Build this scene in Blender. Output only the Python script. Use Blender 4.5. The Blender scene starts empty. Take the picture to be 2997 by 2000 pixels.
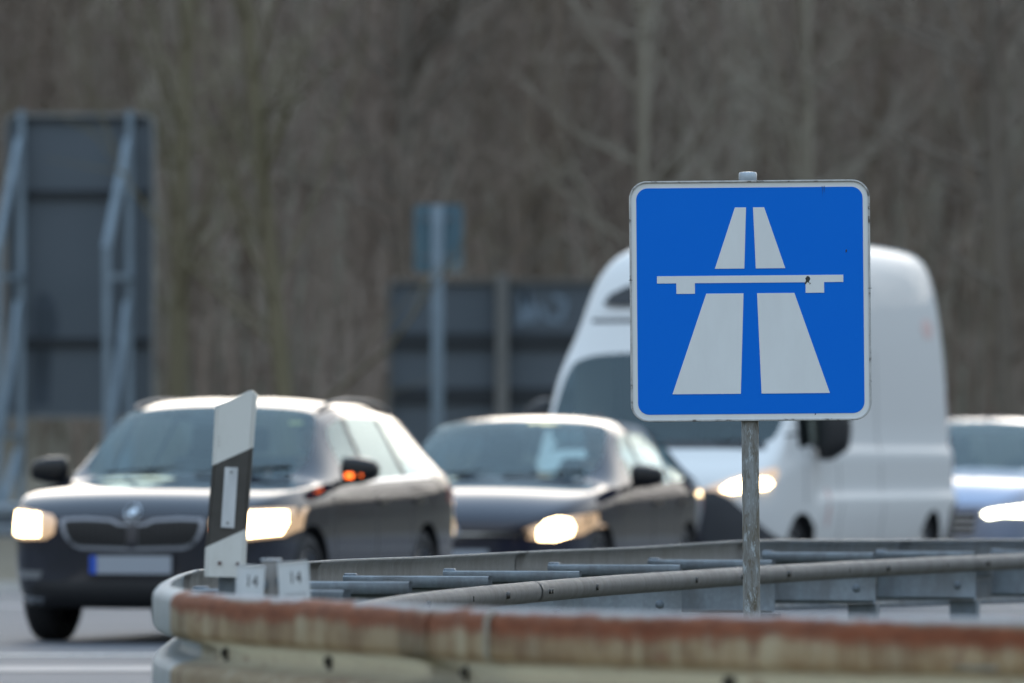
import bpy, bmesh, math, random
import numpy as np
from mathutils import Vector, Matrix
from mathutils.bvhtree import BVHTree
R = math.radians
random.seed(7)
rng = np.random.default_rng(11)
S = bpy.context.scene
COL = S.collection

# ------------------------------------------------------------------ camera
CAM_Z = 1.08
cam_d = bpy.data.cameras.new('camera')
cam = bpy.data.objects.new('camera', cam_d); COL.objects.link(cam)
cam.location = (0, 0, CAM_Z)
cam.rotation_euler = (R(90 + 0.846), 0, 0)
cam_d.lens = 300; cam_d.sensor_width = 36
cam_d.clip_start = 0.5; cam_d.clip_end = 6000
cam_d.dof.use_dof = True
cam_d.dof.focus_distance = 29.8
cam_d.dof.aperture_fstop = 4.4
S.camera = cam

# ------------------------------------------------------------------ sky, sun, exposure
SUN_EL, SUN_AZ = 15.0, 7.0          # azimuth clockwise from the view direction (+Y)
w = bpy.data.worlds.new("World"); S.world = w; w.use_nodes = True
nt = w.node_tree; nt.nodes.clear()
sky = nt.nodes.new('ShaderNodeTexSky'); sky.sky_type = 'NISHITA'; sky.sun_disc = False
sky.sun_elevation = R(SUN_EL); sky.sun_rotation = R(SUN_AZ)
sky.air_density = 1.0; sky.dust_density = 4.0; sky.ozone_density = 1.2
bg = nt.nodes.new('ShaderNodeBackground'); bg.inputs['Strength'].default_value = 0.12
out = nt.nodes.new('ShaderNodeOutputWorld')
hs = nt.nodes.new('ShaderNodeHueSaturation'); hs.inputs['Saturation'].default_value = .45   # thin high cloud greys the blue
nt.links.new(sky.outputs[0], hs.inputs['Color'])
# overcast veil, brighter towards the zenith
gtc = nt.nodes.new('ShaderNodeTexCoord'); gsx = nt.nodes.new('ShaderNodeSeparateXYZ'); nt.links.new(gtc.outputs['Generated'], gsx.inputs[0])
gmr = nt.nodes.new('ShaderNodeMapRange'); gmr.inputs['From Min'].default_value = 0; gmr.inputs['From Max'].default_value = 1
gmr.inputs['To Min'].default_value = 3.0; gmr.inputs['To Max'].default_value = 8.5; nt.links.new(gsx.outputs[2], gmr.inputs['Value'])
gvm = nt.nodes.new('ShaderNodeVectorMath'); gvm.operation = 'SCALE'; nt.links.new(gmr.outputs[0], gvm.inputs['Scale'])
gcr = nt.nodes.new('ShaderNodeValToRGB'); gcr.color_ramp.elements[0].color = (.80, .88, .96, 1); gcr.color_ramp.elements[0].position = .1
gcr.color_ramp.elements[1].color = (.60, .84, 1.12, 1); gcr.color_ramp.elements[1].position = .8
nt.links.new(gsx.outputs[2], gcr.inputs[0]); nt.links.new(gcr.outputs[0], gvm.inputs[0])
gs = nt.nodes.new('ShaderNodeVectorMath'); gs.operation = 'SCALE'; gs.inputs['Scale'].default_value = .38; nt.links.new(hs.outputs[0], gs.inputs[0])
gad = nt.nodes.new('ShaderNodeVectorMath'); gad.operation = 'ADD'; nt.links.new(gs.outputs[0], gad.inputs[0]); nt.links.new(gvm.outputs[0], gad.inputs[1])
nt.links.new(gad.outputs[0], bg.inputs[0]); nt.links.new(bg.outputs[0], out.inputs[0])
sd = bpy.data.lights.new('sun', 'SUN'); sd.energy = 0.10; sd.angle = R(30); sd.color = (1.0, 0.82, 0.6)
sun = bpy.data.objects.new('sun', sd); COL.objects.link(sun)
dvec = Vector((math.sin(R(SUN_AZ)) * math.cos(R(SUN_EL)), math.cos(R(SUN_AZ)) * math.cos(R(SUN_EL)), math.sin(R(SUN_EL))))
sun.rotation_euler = dvec.to_track_quat('Z', 'Y').to_euler()
S.view_settings.view_transform = 'Standard'; S.view_settings.look = 'None'
S.view_settings.gamma = 1.0; S.view_settings.exposure = 0.80
S.render.engine = 'CYCLES'
S.cycles.use_denoising = True
S.cycles.max_bounces = 8; S.cycles.transparent_max_bounces = 12
S.cycles.caustics_reflective = False; S.cycles.caustics_refractive = False
S.cycles.sample_clamp_indirect = 6

# ------------------------------------------------------------------ helpers
def tag(o, label=None, cat=None, group=None, kind=None):
    if label: o['label'] = label
    if cat: o['category'] = cat
    if group: o['group'] = group
    if kind: o['kind'] = kind
    return o

def empty(name, loc=(0, 0, 0), rz=0.0, parent=None):
    o = bpy.data.objects.new(name, None); COL.objects.link(o)
    o.location = loc; o.rotation_euler = (0, 0, rz); o.empty_display_size = .1
    o.parent = parent
    return o

def mesh_obj(name, bm, mat, parent=None, smooth=None):
    me = bpy.data.meshes.new(name)
    bmesh.ops.recalc_face_normals(bm, faces=bm.faces)
    bm.to_mesh(me); bm.free()
    if mat is not None: me.materials.append(mat)
    if smooth is not None:
        if smooth >= 180:
            for p in me.polygons: p.use_smooth = True
        else:
            me.shade_smooth() if hasattr(me, 'shade_smooth') else None
            me.set_sharp_from_angle(angle=R(smooth))
    o = bpy.data.objects.new(name, me); COL.objects.link(o); o.parent = parent
    return o

def box(bm, c, s, rot=None, bev=0.0):
    r = bmesh.ops.create_cube(bm, size=1.0)
    M = Matrix.Translation(c) @ (rot.to_4x4() if rot else Matrix.Identity(4)) @ Matrix.Diagonal((*s, 1))
    bmesh.ops.transform(bm, matrix=M, verts=r['verts'])
    if bev > 0:
        es = {e for v in r['verts'] for e in v.link_edges}
        bmesh.ops.bevel(bm, geom=list(es), offset=bev, segments=2, affect='EDGES', profile=0.5)

def cyl(bm, a, b, r1, r2=None, n=20):
    a = Vector(a); b = Vector(b); r2 = r1 if r2 is None else r2
    d = b - a
    q = d.to_track_quat('Z', 'Y').to_matrix().to_4x4()
    M = Matrix.Translation((a + b) / 2) @ q
    bmesh.ops.create_cone(bm, cap_ends=True, segments=n, radius1=r1, radius2=r2, depth=d.length, matrix=M)

def lathe(bm, prof, axis_mat, n=32):
    """prof: list of (radius, along); revolved round local Z of axis_mat"""
    rings = []
    for r, h in prof:
        rings.append([bm.verts.new(axis_mat @ Vector((r * math.cos(2 * math.pi * k / n), r * math.sin(2 * math.pi * k / n), h))) for k in range(n)])
    for a, b in zip(rings, rings[1:]):
        for k in range(n):
            bm.faces.new((a[k], a[(k + 1) % n], b[(k + 1) % n], b[k]))
    return rings

def rrect(w, h, r, n=8):
    pts = []
    for cx, cy, a0 in ((w/2-r, h/2-r, 0), (-w/2+r, h/2-r, 90), (-w/2+r, -h/2+r, 180), (w/2-r, -h/2+r, 270)):
        for k in range(n + 1):
            a = R(a0 + 90 * k / n); pts.append((cx + r*math.cos(a), cy + r*math.sin(a)))
    return pts

def plate(bm, pts, y0, y1, M=None):
    """extrude 2D (x,z) polygon between y0 and y1"""
    A = [bm.verts.new((p[0], y0, p[1])) for p in pts]; B = [bm.verts.new((p[0], y1, p[1])) for p in pts]
    bm.faces.new(A); bm.faces.new(B[::-1])
    n = len(pts)
    for k in range(n): bm.faces.new((A[k], A[(k+1) % n], B[(k+1) % n], B[k]))
    if M is not None: bmesh.ops.transform(bm, matrix=M, verts=A + B)

def ring_plate(bm, po, pi, y0, y1):
    n = len(po)
    v = [[bm.verts.new((p[0], y, p[1])) for p in pp] for pp, y in ((po, y0), (pi, y0), (pi, y1), (po, y1))]
    for k in range(n):
        j = (k + 1) % n
        for a, b in ((0, 1), (1, 2), (2, 3), (3, 0)):
            bm.faces.new((v[a][k], v[a][j], v[b][j], v[b][k]))

def catmull(pts, step=0.06):
    P = [Vector(p) for p in pts]; P = [2*P[0]-P[1]] + P + [2*P[-1]-P[-2]]
    out_ = []
    for i in range(1, len(P) - 2):
        n = max(2, int((P[i+1]-P[i]).length / step))
        for k in range(n):
            t = k / n
            out_.append(0.5*((2*P[i]) + (-P[i-1]+P[i+1])*t + (2*P[i-1]-5*P[i]+4*P[i+1]-P[i+2])*t*t + (-P[i-1]+3*P[i]-3*P[i+1]+P[i+2])*t**3))
    out_.append(P[-2]); return out_

def arclen(path):
    s = [0.0]
    for a, b in zip(path, path[1:]): s.append(s[-1] + (b-a).to_2d().length)
    return s

def cut(path, s0, s1):
    s = arclen(path); res = []
    for k, p in enumerate(path):
        if s0 <= s[k] <= s1: res.append(p)
    def at(x):
        for k in range(len(s)-1):
            if s[k] <= x <= s[k+1]:
                t = (x-s[k])/(s[k+1]-s[k]+1e-9); return path[k].lerp(path[k+1], t)
        return path[-1]
    return [at(s0)] + [p for p in res if (p-at(s0)).length > .004 and (p-at(s1)).length > .004] + [at(s1)]

def near_s(path, x, y):
    s = arclen(path); k = min(range(len(path)), key=lambda i: (path[i].x-x)**2 + (path[i].y-y)**2)
    return s[k]

def frame_at(path, s):
    L = arclen(path)
    k = max(0, min(len(path)-2, next((i for i in range(len(L)-1) if L[i+1] >= s), len(L)-2)))
    t = (s-L[k])/(L[k+1]-L[k]+1e-9); p = path[k].lerp(path[k+1], t)
    d = (path[min(k+2, len(path)-1)]-path[max(k-1, 0)]); d.z = 0; d.normalize()
    return p, d, Vector((d.y, -d.x, 0))      # point, direction, right-hand normal

def sweep(bm, path, prof, side=1, off=0.0, th=0.003, closed=False):
    """prof: list of (v outwards, z down from path z); outward = right normal * side"""
    n = len(path); cols = []
    for i, p in enumerate(path):
        a = path[max(0, i-1)]; b = path[min(n-1, i+1)]
        d = (b-a); d.z = 0; d.normalize(); nr = Vector((d.y, -d.x, 0)) * side
        cols.append([p + nr*(v+off) - Vector((0, 0, z)) for v, z in prof])
    m = len(prof)
    vs = [[bm.verts.new(q) for q in c] for c in cols]
    fs = []
    for i in range(n-1):
        for j in range(m if closed else m-1):
            fs.append(bm.faces.new((vs[i][j], vs[i+1][j], vs[i+1][(j+1) % m], vs[i][(j+1) % m])))
    if closed:
        fs.append(bm.faces.new(vs[0])); fs.append(bm.faces.new(vs[-1][::-1]))
    if not closed and th:
        bmesh.ops.solidify(bm, geom=fs, thickness=th)
    return fs

# ------------------------------------------------------------------ material helpers
def mat(name, col, rough=.5, metal=0., coat=0., spec=.5, emis=None, estr=0.):
    m = bpy.data.materials.new(name); m.use_nodes = True
    b = m.node_tree.nodes['Principled BSDF']
    b.inputs['Base Color'].default_value = (*col, 1); b.inputs['Roughness'].default_value = rough
    b.inputs['Metallic'].default_value = metal; b.inputs['Coat Weight'].default_value = coat
    b.inputs['Coat Roughness'].default_value = .04
    b.inputs['Specular IOR Level'].default_value = spec
    if emis: b.inputs['Emission Color'].default_value = (*emis, 1); b.inputs['Emission Strength'].default_value = estr
    return m

class NB:
    def __init__(s, m): s.m = m; s.t = m.node_tree; s.b = s.t.nodes['Principled BSDF']
    def n(s, ty, **kw):
        x = s.t.nodes.new(ty)
        for k, v in kw.items():
            if k in x.inputs.keys() if isinstance(k, str) else False: x.inputs[k].default_value = v
            else: setattr(x, k, v)
        return x
    def l(s, a, b): s.t.links.new(a, b)
    def coord(s, scale=(1, 1, 1), kind='Object'):
        tc = s.n('ShaderNodeTexCoord'); mp = s.n('ShaderNodeMapping'); mp.inputs['Scale'].default_value = scale
        s.l(tc.outputs[kind], mp.inputs[0]); return mp.outputs[0]
    def noise(s, vec, scale, detail=4, rough=.6):
        x = s.n('ShaderNodeTexNoise'); x.inputs['Scale'].default_value = scale; x.inputs['Detail'].default_value = detail
        x.inputs['Roughness'].default_value = rough; s.l(vec, x.inputs['Vector']); return x.outputs['Fac']
    def ramp(s, fac, stops):
        x = s.n('ShaderNodeValToRGB'); e = x.color_ramp.elements
        while len(e) < len(stops): e.new(.5)
        for q, (p, c) in zip(e, stops): q.position = p; q.color = (*c, 1) if len(c) == 3 else c
        s.l(fac, x.inputs[0]); return x.outputs[0]
    def mix(s, fac, a, b, mode='MIX'):
        x = s.n('ShaderNodeMix'); x.data_type = 'RGBA'; x.blend_type = mode
        for k, v in ((0, fac), (6, a), (7, b)):
            if isinstance(v, (int, float)): x.inputs[k].default_value = v
            elif isinstance(v, tuple): x.inputs[k].default_value = (*v, 1)
            else: s.l(v, x.inputs[k])
        return x.outputs[2]
    def math(s, op, a, b=0.0, clamp=False):
        x = s.n('ShaderNodeMath'); x.operation = op; x.use_clamp = clamp
        for k, v in ((0, a), (1, b)):
            if isinstance(v, (int, float)): x.inputs[k].default_value = v
            else: s.l(v, x.inputs[k])
        return x.outputs[0]
    def z(s, kind='Object'):
        tc = s.n('ShaderNodeTexCoord'); sp = s.n('ShaderNodeSeparateXYZ'); s.l(tc.outputs[kind], sp.inputs[0]); return sp.outputs
    def bump(s, h, strength=.3, dist=.002):
        x = s.n('ShaderNodeBump'); x.inputs['Strength'].default_value = strength; x.inputs['Distance'].default_value = dist
        s.l(h, x.inputs['Height']); s.l(x.outputs[0], s.b.inputs['Normal'])
    def col(s, c): s.l(c, s.b.inputs['Base Color'])

def noisy(name, c1, c2, scale=8, rough=.6, metal=0., stretch=(1, 1, 1), bump=0., coat=0., lo=.35, hi=.65, c3=None):
    m = mat(name, c1, rough, metal, coat); q = NB(m)
    f = q.noise(q.coord(stretch), scale)
    st = [(lo, c1), (hi, c2)] if c3 is None else [(lo, c1), ((lo+hi)/2, c3), (hi, c2)]
    q.col(q.ramp(f, st))
    if bump: q.bump(f, bump)
    return m

def galv(name, base=(.25, .29, .33), dirt=(.16, .15, .13), dirt_amt=.5, rough=.5, metal=.55):
    m = mat(name, base, rough, metal); q = NB(m)
    v = q.n('ShaderNodeTexVoronoi'); v.inputs['Scale'].default_value = 70; q.l(q.coord(), v.inputs['Vector'])
    c = q.mix(.35, base, v.outputs['Color'], 'SOFT_LIGHT')
    bw = q.n('ShaderNodeRGBToBW'); q.l(v.outputs['Color'], bw.inputs[0])
    c = q.mix(q.math('MULTIPLY', bw.outputs[0], .5), base, tuple(x*1.35 for x in base))
    f = q.noise(q.coord((1, 1, .35)), 9, 6, .7)
    f2 = q.ramp(f, [(.42, (0, 0, 0)), (.68, (dirt_amt,)*3)])
    c = q.mix(f2, c, dirt)
    q.col(c)
    q.l(q.math('ADD', q.math('MULTIPLY', f, .3), rough-.15), q.b.inputs['Roughness'])
    q.bump(f, .15)
    return m

def paint_mat(name, col, metal=.3, rough=.35, dirt=.35, dirtcol=(.12, .105, .085), coat=1.0):
    m = mat(name, col, rough, metal, coat, .0); q = NB(m)
    q.b.inputs['Coat IOR'].default_value = 1.56
    zz = q.z()
    f = q.noise(q.coord((1, 1, 1)), 5, 5)
    g = q.math('SUBTRACT', q.math('ADD', .48, q.math('MULTIPLY', f, .35)), zz[2])   # road film low on the sides
    g = q.math('MULTIPLY', q.math('MULTIPLY', g, 1.6, True), dirt)
    q.col(q.mix(g, col, dirtcol))
    q.l(q.math('ADD', .05, q.math('MULTIPLY', g, .6)), q.b.inputs['Coat Roughness'])
    return m

def glass_mat(name, tint=(.60, .70, .70)):
    m = bpy.data.materials.new(name); m.use_nodes = True; t = m.node_tree; t.nodes.clear()
    o = t.nodes.new('ShaderNodeOutputMaterial'); mx = t.nodes.new('ShaderNodeMixShader')
    tr = t.nodes.new('ShaderNodeBsdfTransparent'); tr.inputs[0].default_value = (*tint, 1)
    gl = t.nodes.new('ShaderNodeBsdfGlossy'); gl.inputs['Roughness'].default_value = .02; gl.inputs[0].default_value = (.82, .97, 1, 1)
    fr = t.nodes.new('ShaderNodeFresnel'); ge = t.nodes.new('ShaderNodeNewGeometry')
    mr = t.nodes.new('ShaderNodeMapRange'); mr.inputs['To Min'].default_value = 1.6; mr.inputs['To Max'].default_value = 1/1.6
    t.links.new(ge.outputs['Backfacing'], mr.inputs['Value']); t.links.new(mr.outputs[0], fr.inputs['IOR'])
    t.links.new(fr.outputs[0], mx.inputs[0]); t.links.new(tr.outputs[0], mx.inputs[1]); t.links.new(gl.outputs[0], mx.inputs[2])
    t.links.new(mx.outputs[0], o.inputs[0]); return m

M = {}
M['asphalt'] = noisy('asphalt', (.040, .045, .055), (.080, .086, .098), 1.0, .72, stretch=(.25, 1.4, 1), bump=.0)
M['shoulder'] = noisy('pale_asphalt', (.13, .13, .14), (.19, .185, .19), .8, .6, stretch=(.3, 2.5, 1))
M['gravel'] = noisy('gravel', (.10, .095, .085), (.22, .21, .19), 14, .9)
M['line'] = noisy('road_paint', (.5, .5, .48), (.32, .32, .31), 6, .6)
M['grass'] = noisy('winter_grass', (.035, .040, .016), (.075, .068, .035), 3, .95)
M['black'] = mat('black_plastic', (.012, .012, .013), .55)
M['blackgloss'] = mat('black_gloss', (.008, .008, .009), .3, coat=.15, spec=.3)
M['rubber'] = mat('tyre_rubber', (.013, .013, .014), .8)
M['rim'] = mat('alloy_rim', (.35, .36, .38), .3, .9)
M['chrome'] = mat('chrome', (.62, .64, .67), .15, 1.)
M['silvertrim'] = mat('silver_trim', (.38, .40, .42), .3, .8)
M['dark_trim'] = mat('dark_satin_trim', (.09, .095, .10), .45, .3)
M['grille_chrome'] = mat('smoked_chrome', (.26, .28, .32), .3, .8)
M['glass'] = glass_mat('car_glass')
M['lens'] = mat('lamp_lens', (.22, .22, .22), .12, .4, 1.)
M['lens_glow'] = mat('lamp_bowl_glow', (.22, .22, .22), .12, .4, 1., emis=(1.0, .62, .30), estr=.35)  # added glow stands in for lamp light spread over the bowl
M['lamp'] = mat('lamp_on', (1, 1, 1), emis=(1.0, .70, .36), estr=9)
M['lampcool'] = mat('lamp_on_cool', (1, 1, 1), emis=(1.0, .95, .70), estr=10)
M['orange'] = mat('indicator_on', (1, .3, .05), emis=(1.0, .13, .015), estr=2.6)
M['taillight'] = mat('tail_lamp', (.30, .02, .02), .15, 0, 1.)
M['platewhite'] = mat('plate_white', (.30, .32, .35), .4)
M['plateblue'] = mat('plate_blue', (.01, .07, .42), .4)
M['seat'] = mat('seat_fabric', (.02, .02, .022), .8)
M['skin'] = mat('skin', (.42, .24, .17), .5)
M['hair'] = mat('hair', (.02, .014, .01), .6)
M['coat'] = mat('jacket', (.025, .03, .045), .8)
M['galv'] = galv('galvanised_steel', (.30, .345, .385), (.18, .17, .155), .5, .44, .65)
M['galv_warm'] = galv('weathered_zinc', (.35, .35, .345), (.24, .225, .20), .45, .62, .2)
M['galv_dark'] = galv('dark_zinc', (.16, .19, .22), (.08, .08, .075), .5, .55, .4)
M['galv_belt'] = galv('belt_zinc', (.235, .235, .235), (.17, .155, .135), .5, .6, .25)
M['galv_new'] = galv('pale_new_zinc', (.46, .50, .52), (.36, .36, .34), .35, .5, .3)
M['signback'] = noisy('sign_back_grey', (.068, .084, .100), (.082, .098, .114), .5, .75)
M['signrib'] = mat('sign_rib_dark', (.018, .022, .026), .8)
M['truss'] = galv('truss_zinc', (.17, .22, .26), (.12, .145, .17), .5, .6, .2)
M['bolt'] = mat('bolt_dark_zinc', (.07, .065, .06), .6, .5)

# ------------------------------------------------------------------ ground, road, hill
def hill_h(x, y):
    r = math.hypot(x, y); az = math.degrees(math.atan2(x, y))
    f = 1.0
    if abs(az) > 100: f = .8
    if r < 92: h = -0.02
    elif r < 116: h = .035*(r-92)
    elif r < 175: h = .84 + .19*(r-116)
    else: h = 12.0
    h *= f
    if r >= 92: h += .35*math.sin(x*.21+y*.13)*min(1, (r-92)/30)*f
    return h
bm = bmesh.new()
rs = [0, 8, 20, 40, 60, 75, 84, 88, 94, 100, 108, 116, 124, 132, 140, 150, 160, 170, 180, 220, 400, 900, 2500]
NA = 144
c0 = bm.verts.new((0, 0, -.02)); prev = None
for r in rs[1:]:
    cur = [bm.verts.new((r*math.sin(2*math.pi*k/NA), r*math.cos(2*math.pi*k/NA), hill_h(r*math.sin(2*math.pi*k/NA), r*math.cos(2*math.pi*k/NA)))) for k in range(NA)]
    for k in range(NA):
        j = (k+1) % NA
        if prev is None: bm.faces.new((c0, cur[k], cur[j]))
        else: bm.faces.new((prev[k], cur[k], cur[j], prev[j]))
    prev = cur
g = mat('leaf_litter', (.06, .05, .035), .95); q = NB(g)
f = q.noise(q.coord(), .35, 6, .7); f2 = q.noise(q.coord(), 3, 5, .7)
c = q.ramp(f, [(.3, (.085, .074, .038)), (.5, (.13, .104, .066)), (.7, (.18, .145, .10))])
q.col(q.mix(q.math('MULTIPLY', f2, .6), c, (.08, .07, .05)))
tag(mesh_obj('ground', bm, g, smooth=180), kind='structure')

def sheet(name, pts, z, m, label=None):
    bm = bmesh.new(); bm.faces.new([bm.verts.new((x, y, z)) for x, y in pts])
    o = mesh_obj(name, bm, m); tag(o, kind='structure'); return o
sheet('road', [(-40, 38), (40, 45), (46, 84), (-46, 78)], .004, M['asphalt'])
sheet('grass_strip', [(-40, 2), (40, 2), (40, 44.7), (-40, 37.6)], .002, M['grass'])
sheet('pale_shoulder', [(-40, 41.6), (8, 45.8), (8, 47.0), (-40, 43.2)], .008, M['shoulder'])
sheet('road_line', [(-40, 46.9), (30, 50.2), (30, 50.6), (-40, 47.25)], .008, M['line'])
sheet('road_line', [(-40, 63.6), (40, 68.9), (40, 69.35), (-40, 64.0)], .008, M['line'])
sheet('gravel_verge', [(-42, 70), (44, 78), (46, 83.5), (-46, 77.5)], .010, M['gravel'])

# ------------------------------------------------------------------ guard rails
RAIL = [(.034, .004), (.035, -.001), (.040, -.003), (.046, -.001),  (.058, .002), (.071, .008), (.080, .018), (.083, .032), (.083, .098), (.080, .110), (.068, .120), (.030, .131),
        (.008, .137), (.0, .144), (.0, .168), (.008, .175), (.030, .181), (.068, .192), (.080, .202), (.083, .214), (.083, .276), (.080, .292), (.068, .303), (.05, .310)]
def weathered(name, rustpos):
    m = mat(name, (.3, .27, .2), .75, .0); q = NB(m)
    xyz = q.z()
    n1 = q.noise(q.coord((1, 1, 1)), 5, 6, .65)
    streak = q.noise(q.coord((15, 6, 2.0)), 1.6, 5, .65)
    base = q.ramp(n1, [(.32, (.29, .20, .125)), (.5, (.42, .33, .215)), (.68, (.52, .445, .32))])
    base = q.mix(q.ramp(streak, [(.53, (0, 0, 0)), (.70, (.8, .8, .8))]), base, (.55, .51, .39))
    base = q.mix(q.ramp(streak, [(.30, (.75, .75, .75)), (.43, (0, 0, 0))]), base, (.24, .15, .10))
    # cleaner cream zinc in the sheltered valley of the beam
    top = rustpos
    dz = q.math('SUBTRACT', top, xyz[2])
    val = q.ramp(dz, [(.112, (0, 0, 0)), (.130, (.85, .85, .85)), (.176, (.85, .85, .85)), (.190, (0, 0, 0))])
    base = q.mix(val, base, (.76, .735, .63))
    # rust along the upper bead
    edge = q.math('ADD', dz, q.math('MULTIPLY', q.math('SUBTRACT', streak, .5), .030))
    edge = q.math('ADD', edge, q.math('MULTIPLY', q.math('SUBTRACT', n1, .5), .05))
    edge = q.math('ADD', edge, q.math('MULTIPLY', q.math('SUBTRACT', q.noise(q.coord((1, 1, .3)), 1.1, 2), .5), .06))
    n2 = q.noise(q.coord((1, 1, 3)), 14, 5, .7)
    rustc = q.ramp(n2, [(.35, (.23, .075, .035)), (.65, (.38, .135, .062))])
    rm = q.ramp(edge, [(.0, (.0,)*3), (.004, (.3,)*3), (.010, (1.,)*3), (.042, (.92,)*3), (.066, (0,)*3)])
    base = q.mix(q.ramp(dz, [(.004, (.9,)*3), (.013, (0,)*3)]), base, (.46, .46, .48))  # pale lip: sky reflection painted into the colour
    base = q.mix(rm, base, rustc)
    spot = q.ramp(q.noise(q.coord((1.2, 1.2, 2.5)), 9, 3), [(.62, (0,)*3), (.70, (.7,)*3)])
    q.col(q.mix(q.math('MULTIPLY', spot, .7), base, (.30, .15, .10)))
    q.bump(n1, .25)
    return m
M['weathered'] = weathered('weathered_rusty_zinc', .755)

ZT = CAM_Z - .325
nose_pts = [(-.13, 19.98), (-.32, 20.6), (-.57, 21.4), (-.775, 22.2), (-.880, 23.1), (-.925, 24.2), (-.948, 25.4), (-.955, 26.4), (-.915, 27.4)]
near_pts = [(5.2, 17.2), (3.4, 17.5), (2.0, 17.9), (1.10, 18.3), (.527, 18.8), (.025, 19.55)] + nose_pts
near_pts = [(x, y, ZT) for x, y in near_pts]
# far rail, following on from the nose
att = {'B': (-.915, 27.4, ZT), 'C': (-.575, 29.15, CAM_Z-.318), 'D': (-.254, 31.1, ZT), 'E': (.135, 33.1, ZT), 'F': (.563, 35.1, CAM_Z-.328),
       'G': (1.086, 37.05, CAM_Z-.317), 'H': (1.66, 38.95, CAM_Z-.332), 'I': (2.29, 40.85, CAM_Z-.345), 'J': (2.98, 42.7, CAM_Z-.36), 'K': (3.72, 44.5, CAM_Z-.37)}
far_pts = [att[k] for k in 'BCDEFGHIJK']
path_all = catmull(near_pts + far_pts[1:])          # from right end of the near rail, round the nose, out along the far rail
LT = arclen(path_all)[-1]
s_nose = near_s(path_all, -.80, 22.35)
s_nose_end = near_s(path_all, -.93, 27.2)
def panels(root, segs, side):
    for k, (a, b, off, m) in enumerate(segs):
        bm = bmesh.new(); sweep(bm, cut(path_all, a, b), RAIL, side=side, off=off)
        mesh_obj('rail_panel', bm, m, root, smooth=50)
SIDE = -1  # the path runs right to left then away: outside of the loop is on its left
ng = empty('guard_rail', (0, 18.5, 0)); tag(ng, 'weathered rusty guard rail across the foreground, curving round its pale blunt end', 'guard rail')
ng.location = (0, 0, 0)
s990 = near_s(path_all, -.17, 20.0)
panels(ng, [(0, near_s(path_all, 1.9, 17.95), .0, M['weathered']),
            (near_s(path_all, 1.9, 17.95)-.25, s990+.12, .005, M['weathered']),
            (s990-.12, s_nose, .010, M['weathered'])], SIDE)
bm = bmesh.new(); sweep(bm, cut(path_all, s_nose-.3, s_nose_end), RAIL, side=SIDE, off=.0045)
mesh_obj('end_section', bm, M['galv_new'], ng, smooth=50)
# pale drips and scuffs on the weathered panels
m_scuff = noisy('pale_scuff', (.62, .61, .54), (.40, .36, .27), 18, .7)
for x, wd, j0, j1, off in ((.035, .020, 4, 12, .0135), (1.02, .11, 8, 10, .0085), (-.105, .014, 8, 12, .0135), (-.125, .010, 8, 11, .0135)):
    sc_ = min((abs(p.x-x), i) for i, p in enumerate(path_all) if p.y < 21)[1]; s0 = arclen(path_all)[sc_]
    bm = bmesh.new(); sweep(bm, cut(path_all, s0-wd/2, s0+wd/2), RAIL[j0:j1], side=SIDE, off=off, th=.001)
    mesh_obj('scuff_mark', bm, m_scuff, ng)
# valley bolts and posts on the near rail
def valley_bolt(root, s, zoff=.152, rad=.013, size=(.018, .034)):
    p, d, n = frame_at(path_all, s); n = n*SIDE
    c = p - Vector((0, 0, zoff)) + n*.013
    bm = bmesh.new()
    rot = Matrix((d, n, Vector((0, 0, 1)))).transposed()
    pts = [(size[0]*math.cos(a), size[1]*math.sin(a)) for a in [2*math.pi*k/20 for k in range(20)]]
    plate(bm, pts, 0, .003, Matrix.Translation(c) @ rot.to_4x4())
    cyl(bm, c, c+n*.014, rad, rad*.8, 16)
    mesh_obj('bolt', bm, M['bolt'], root, smooth=40)
for x, y in ((-.74, 21.95), (-.44, 20.97), (-.085, 19.85), (.5, 18.83), (1.2, 18.24), (1.9, 17.97)):
    valley_bolt(ng, near_s(path_all, x, y))
def post(root, c, d, n, ztop, width=.12, depth=.055, m=None):
    bm = bmesh.new()
    rot = Matrix((d, n, Vector((0, 0, 1)))).transposed()
    t = .006
    def b(u0, u1, v0, v1):
        cc = c + d*((u0+u1)/2) + n*((v0+v1)/2); cc.z = ztop/2 - .15
        box(bm, cc, (u1-u0, v1-v0, ztop+.3), rot)
    b(-width/2, width/2, -t/2, t/2); b(-width/2, -width/2+t, t/2, depth); b(width/2-t, width/2, t/2, depth)
    return mesh_obj('post', bm, m or M['galv_dark'], root)
for x, y in ((-.74, 21.95), (-.085, 19.85), (1.2, 18.24), (2.5, 17.7)):
    p, d, n = frame_at(path_all, near_s(path_all, x, y)); post(ng, p + n*(-SIDE)*.07, d, n, .70)

fg = empty('guard_rail'); tag(fg, 'grey galvanised guard rail with spacer arms, behind the blue sign post', 'guard rail')
seams = [s_nose_end-.2, near_s(path_all, *att['C'][:2])-.03, near_s(path_all, *att['E'][:2])-.03, near_s(path_all, *att['G'][:2])+.03, near_s(path_all, *att['H'][:2])+.9, near_s(path_all, *att['J'][:2])+.5, LT]
for k in range(len(seams)-1):
    a = seams[k] - (.16 if k else 0); b = seams[k+1]
    bm = bmesh.new(); sweep(bm, cut(path_all, a, b), RAIL, side=SIDE, off=[0, .0045][k % 2])
    mesh_obj('rail_panel', bm, M['galv_warm'] if k < 3 else M['galv'], fg, smooth=50)

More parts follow.
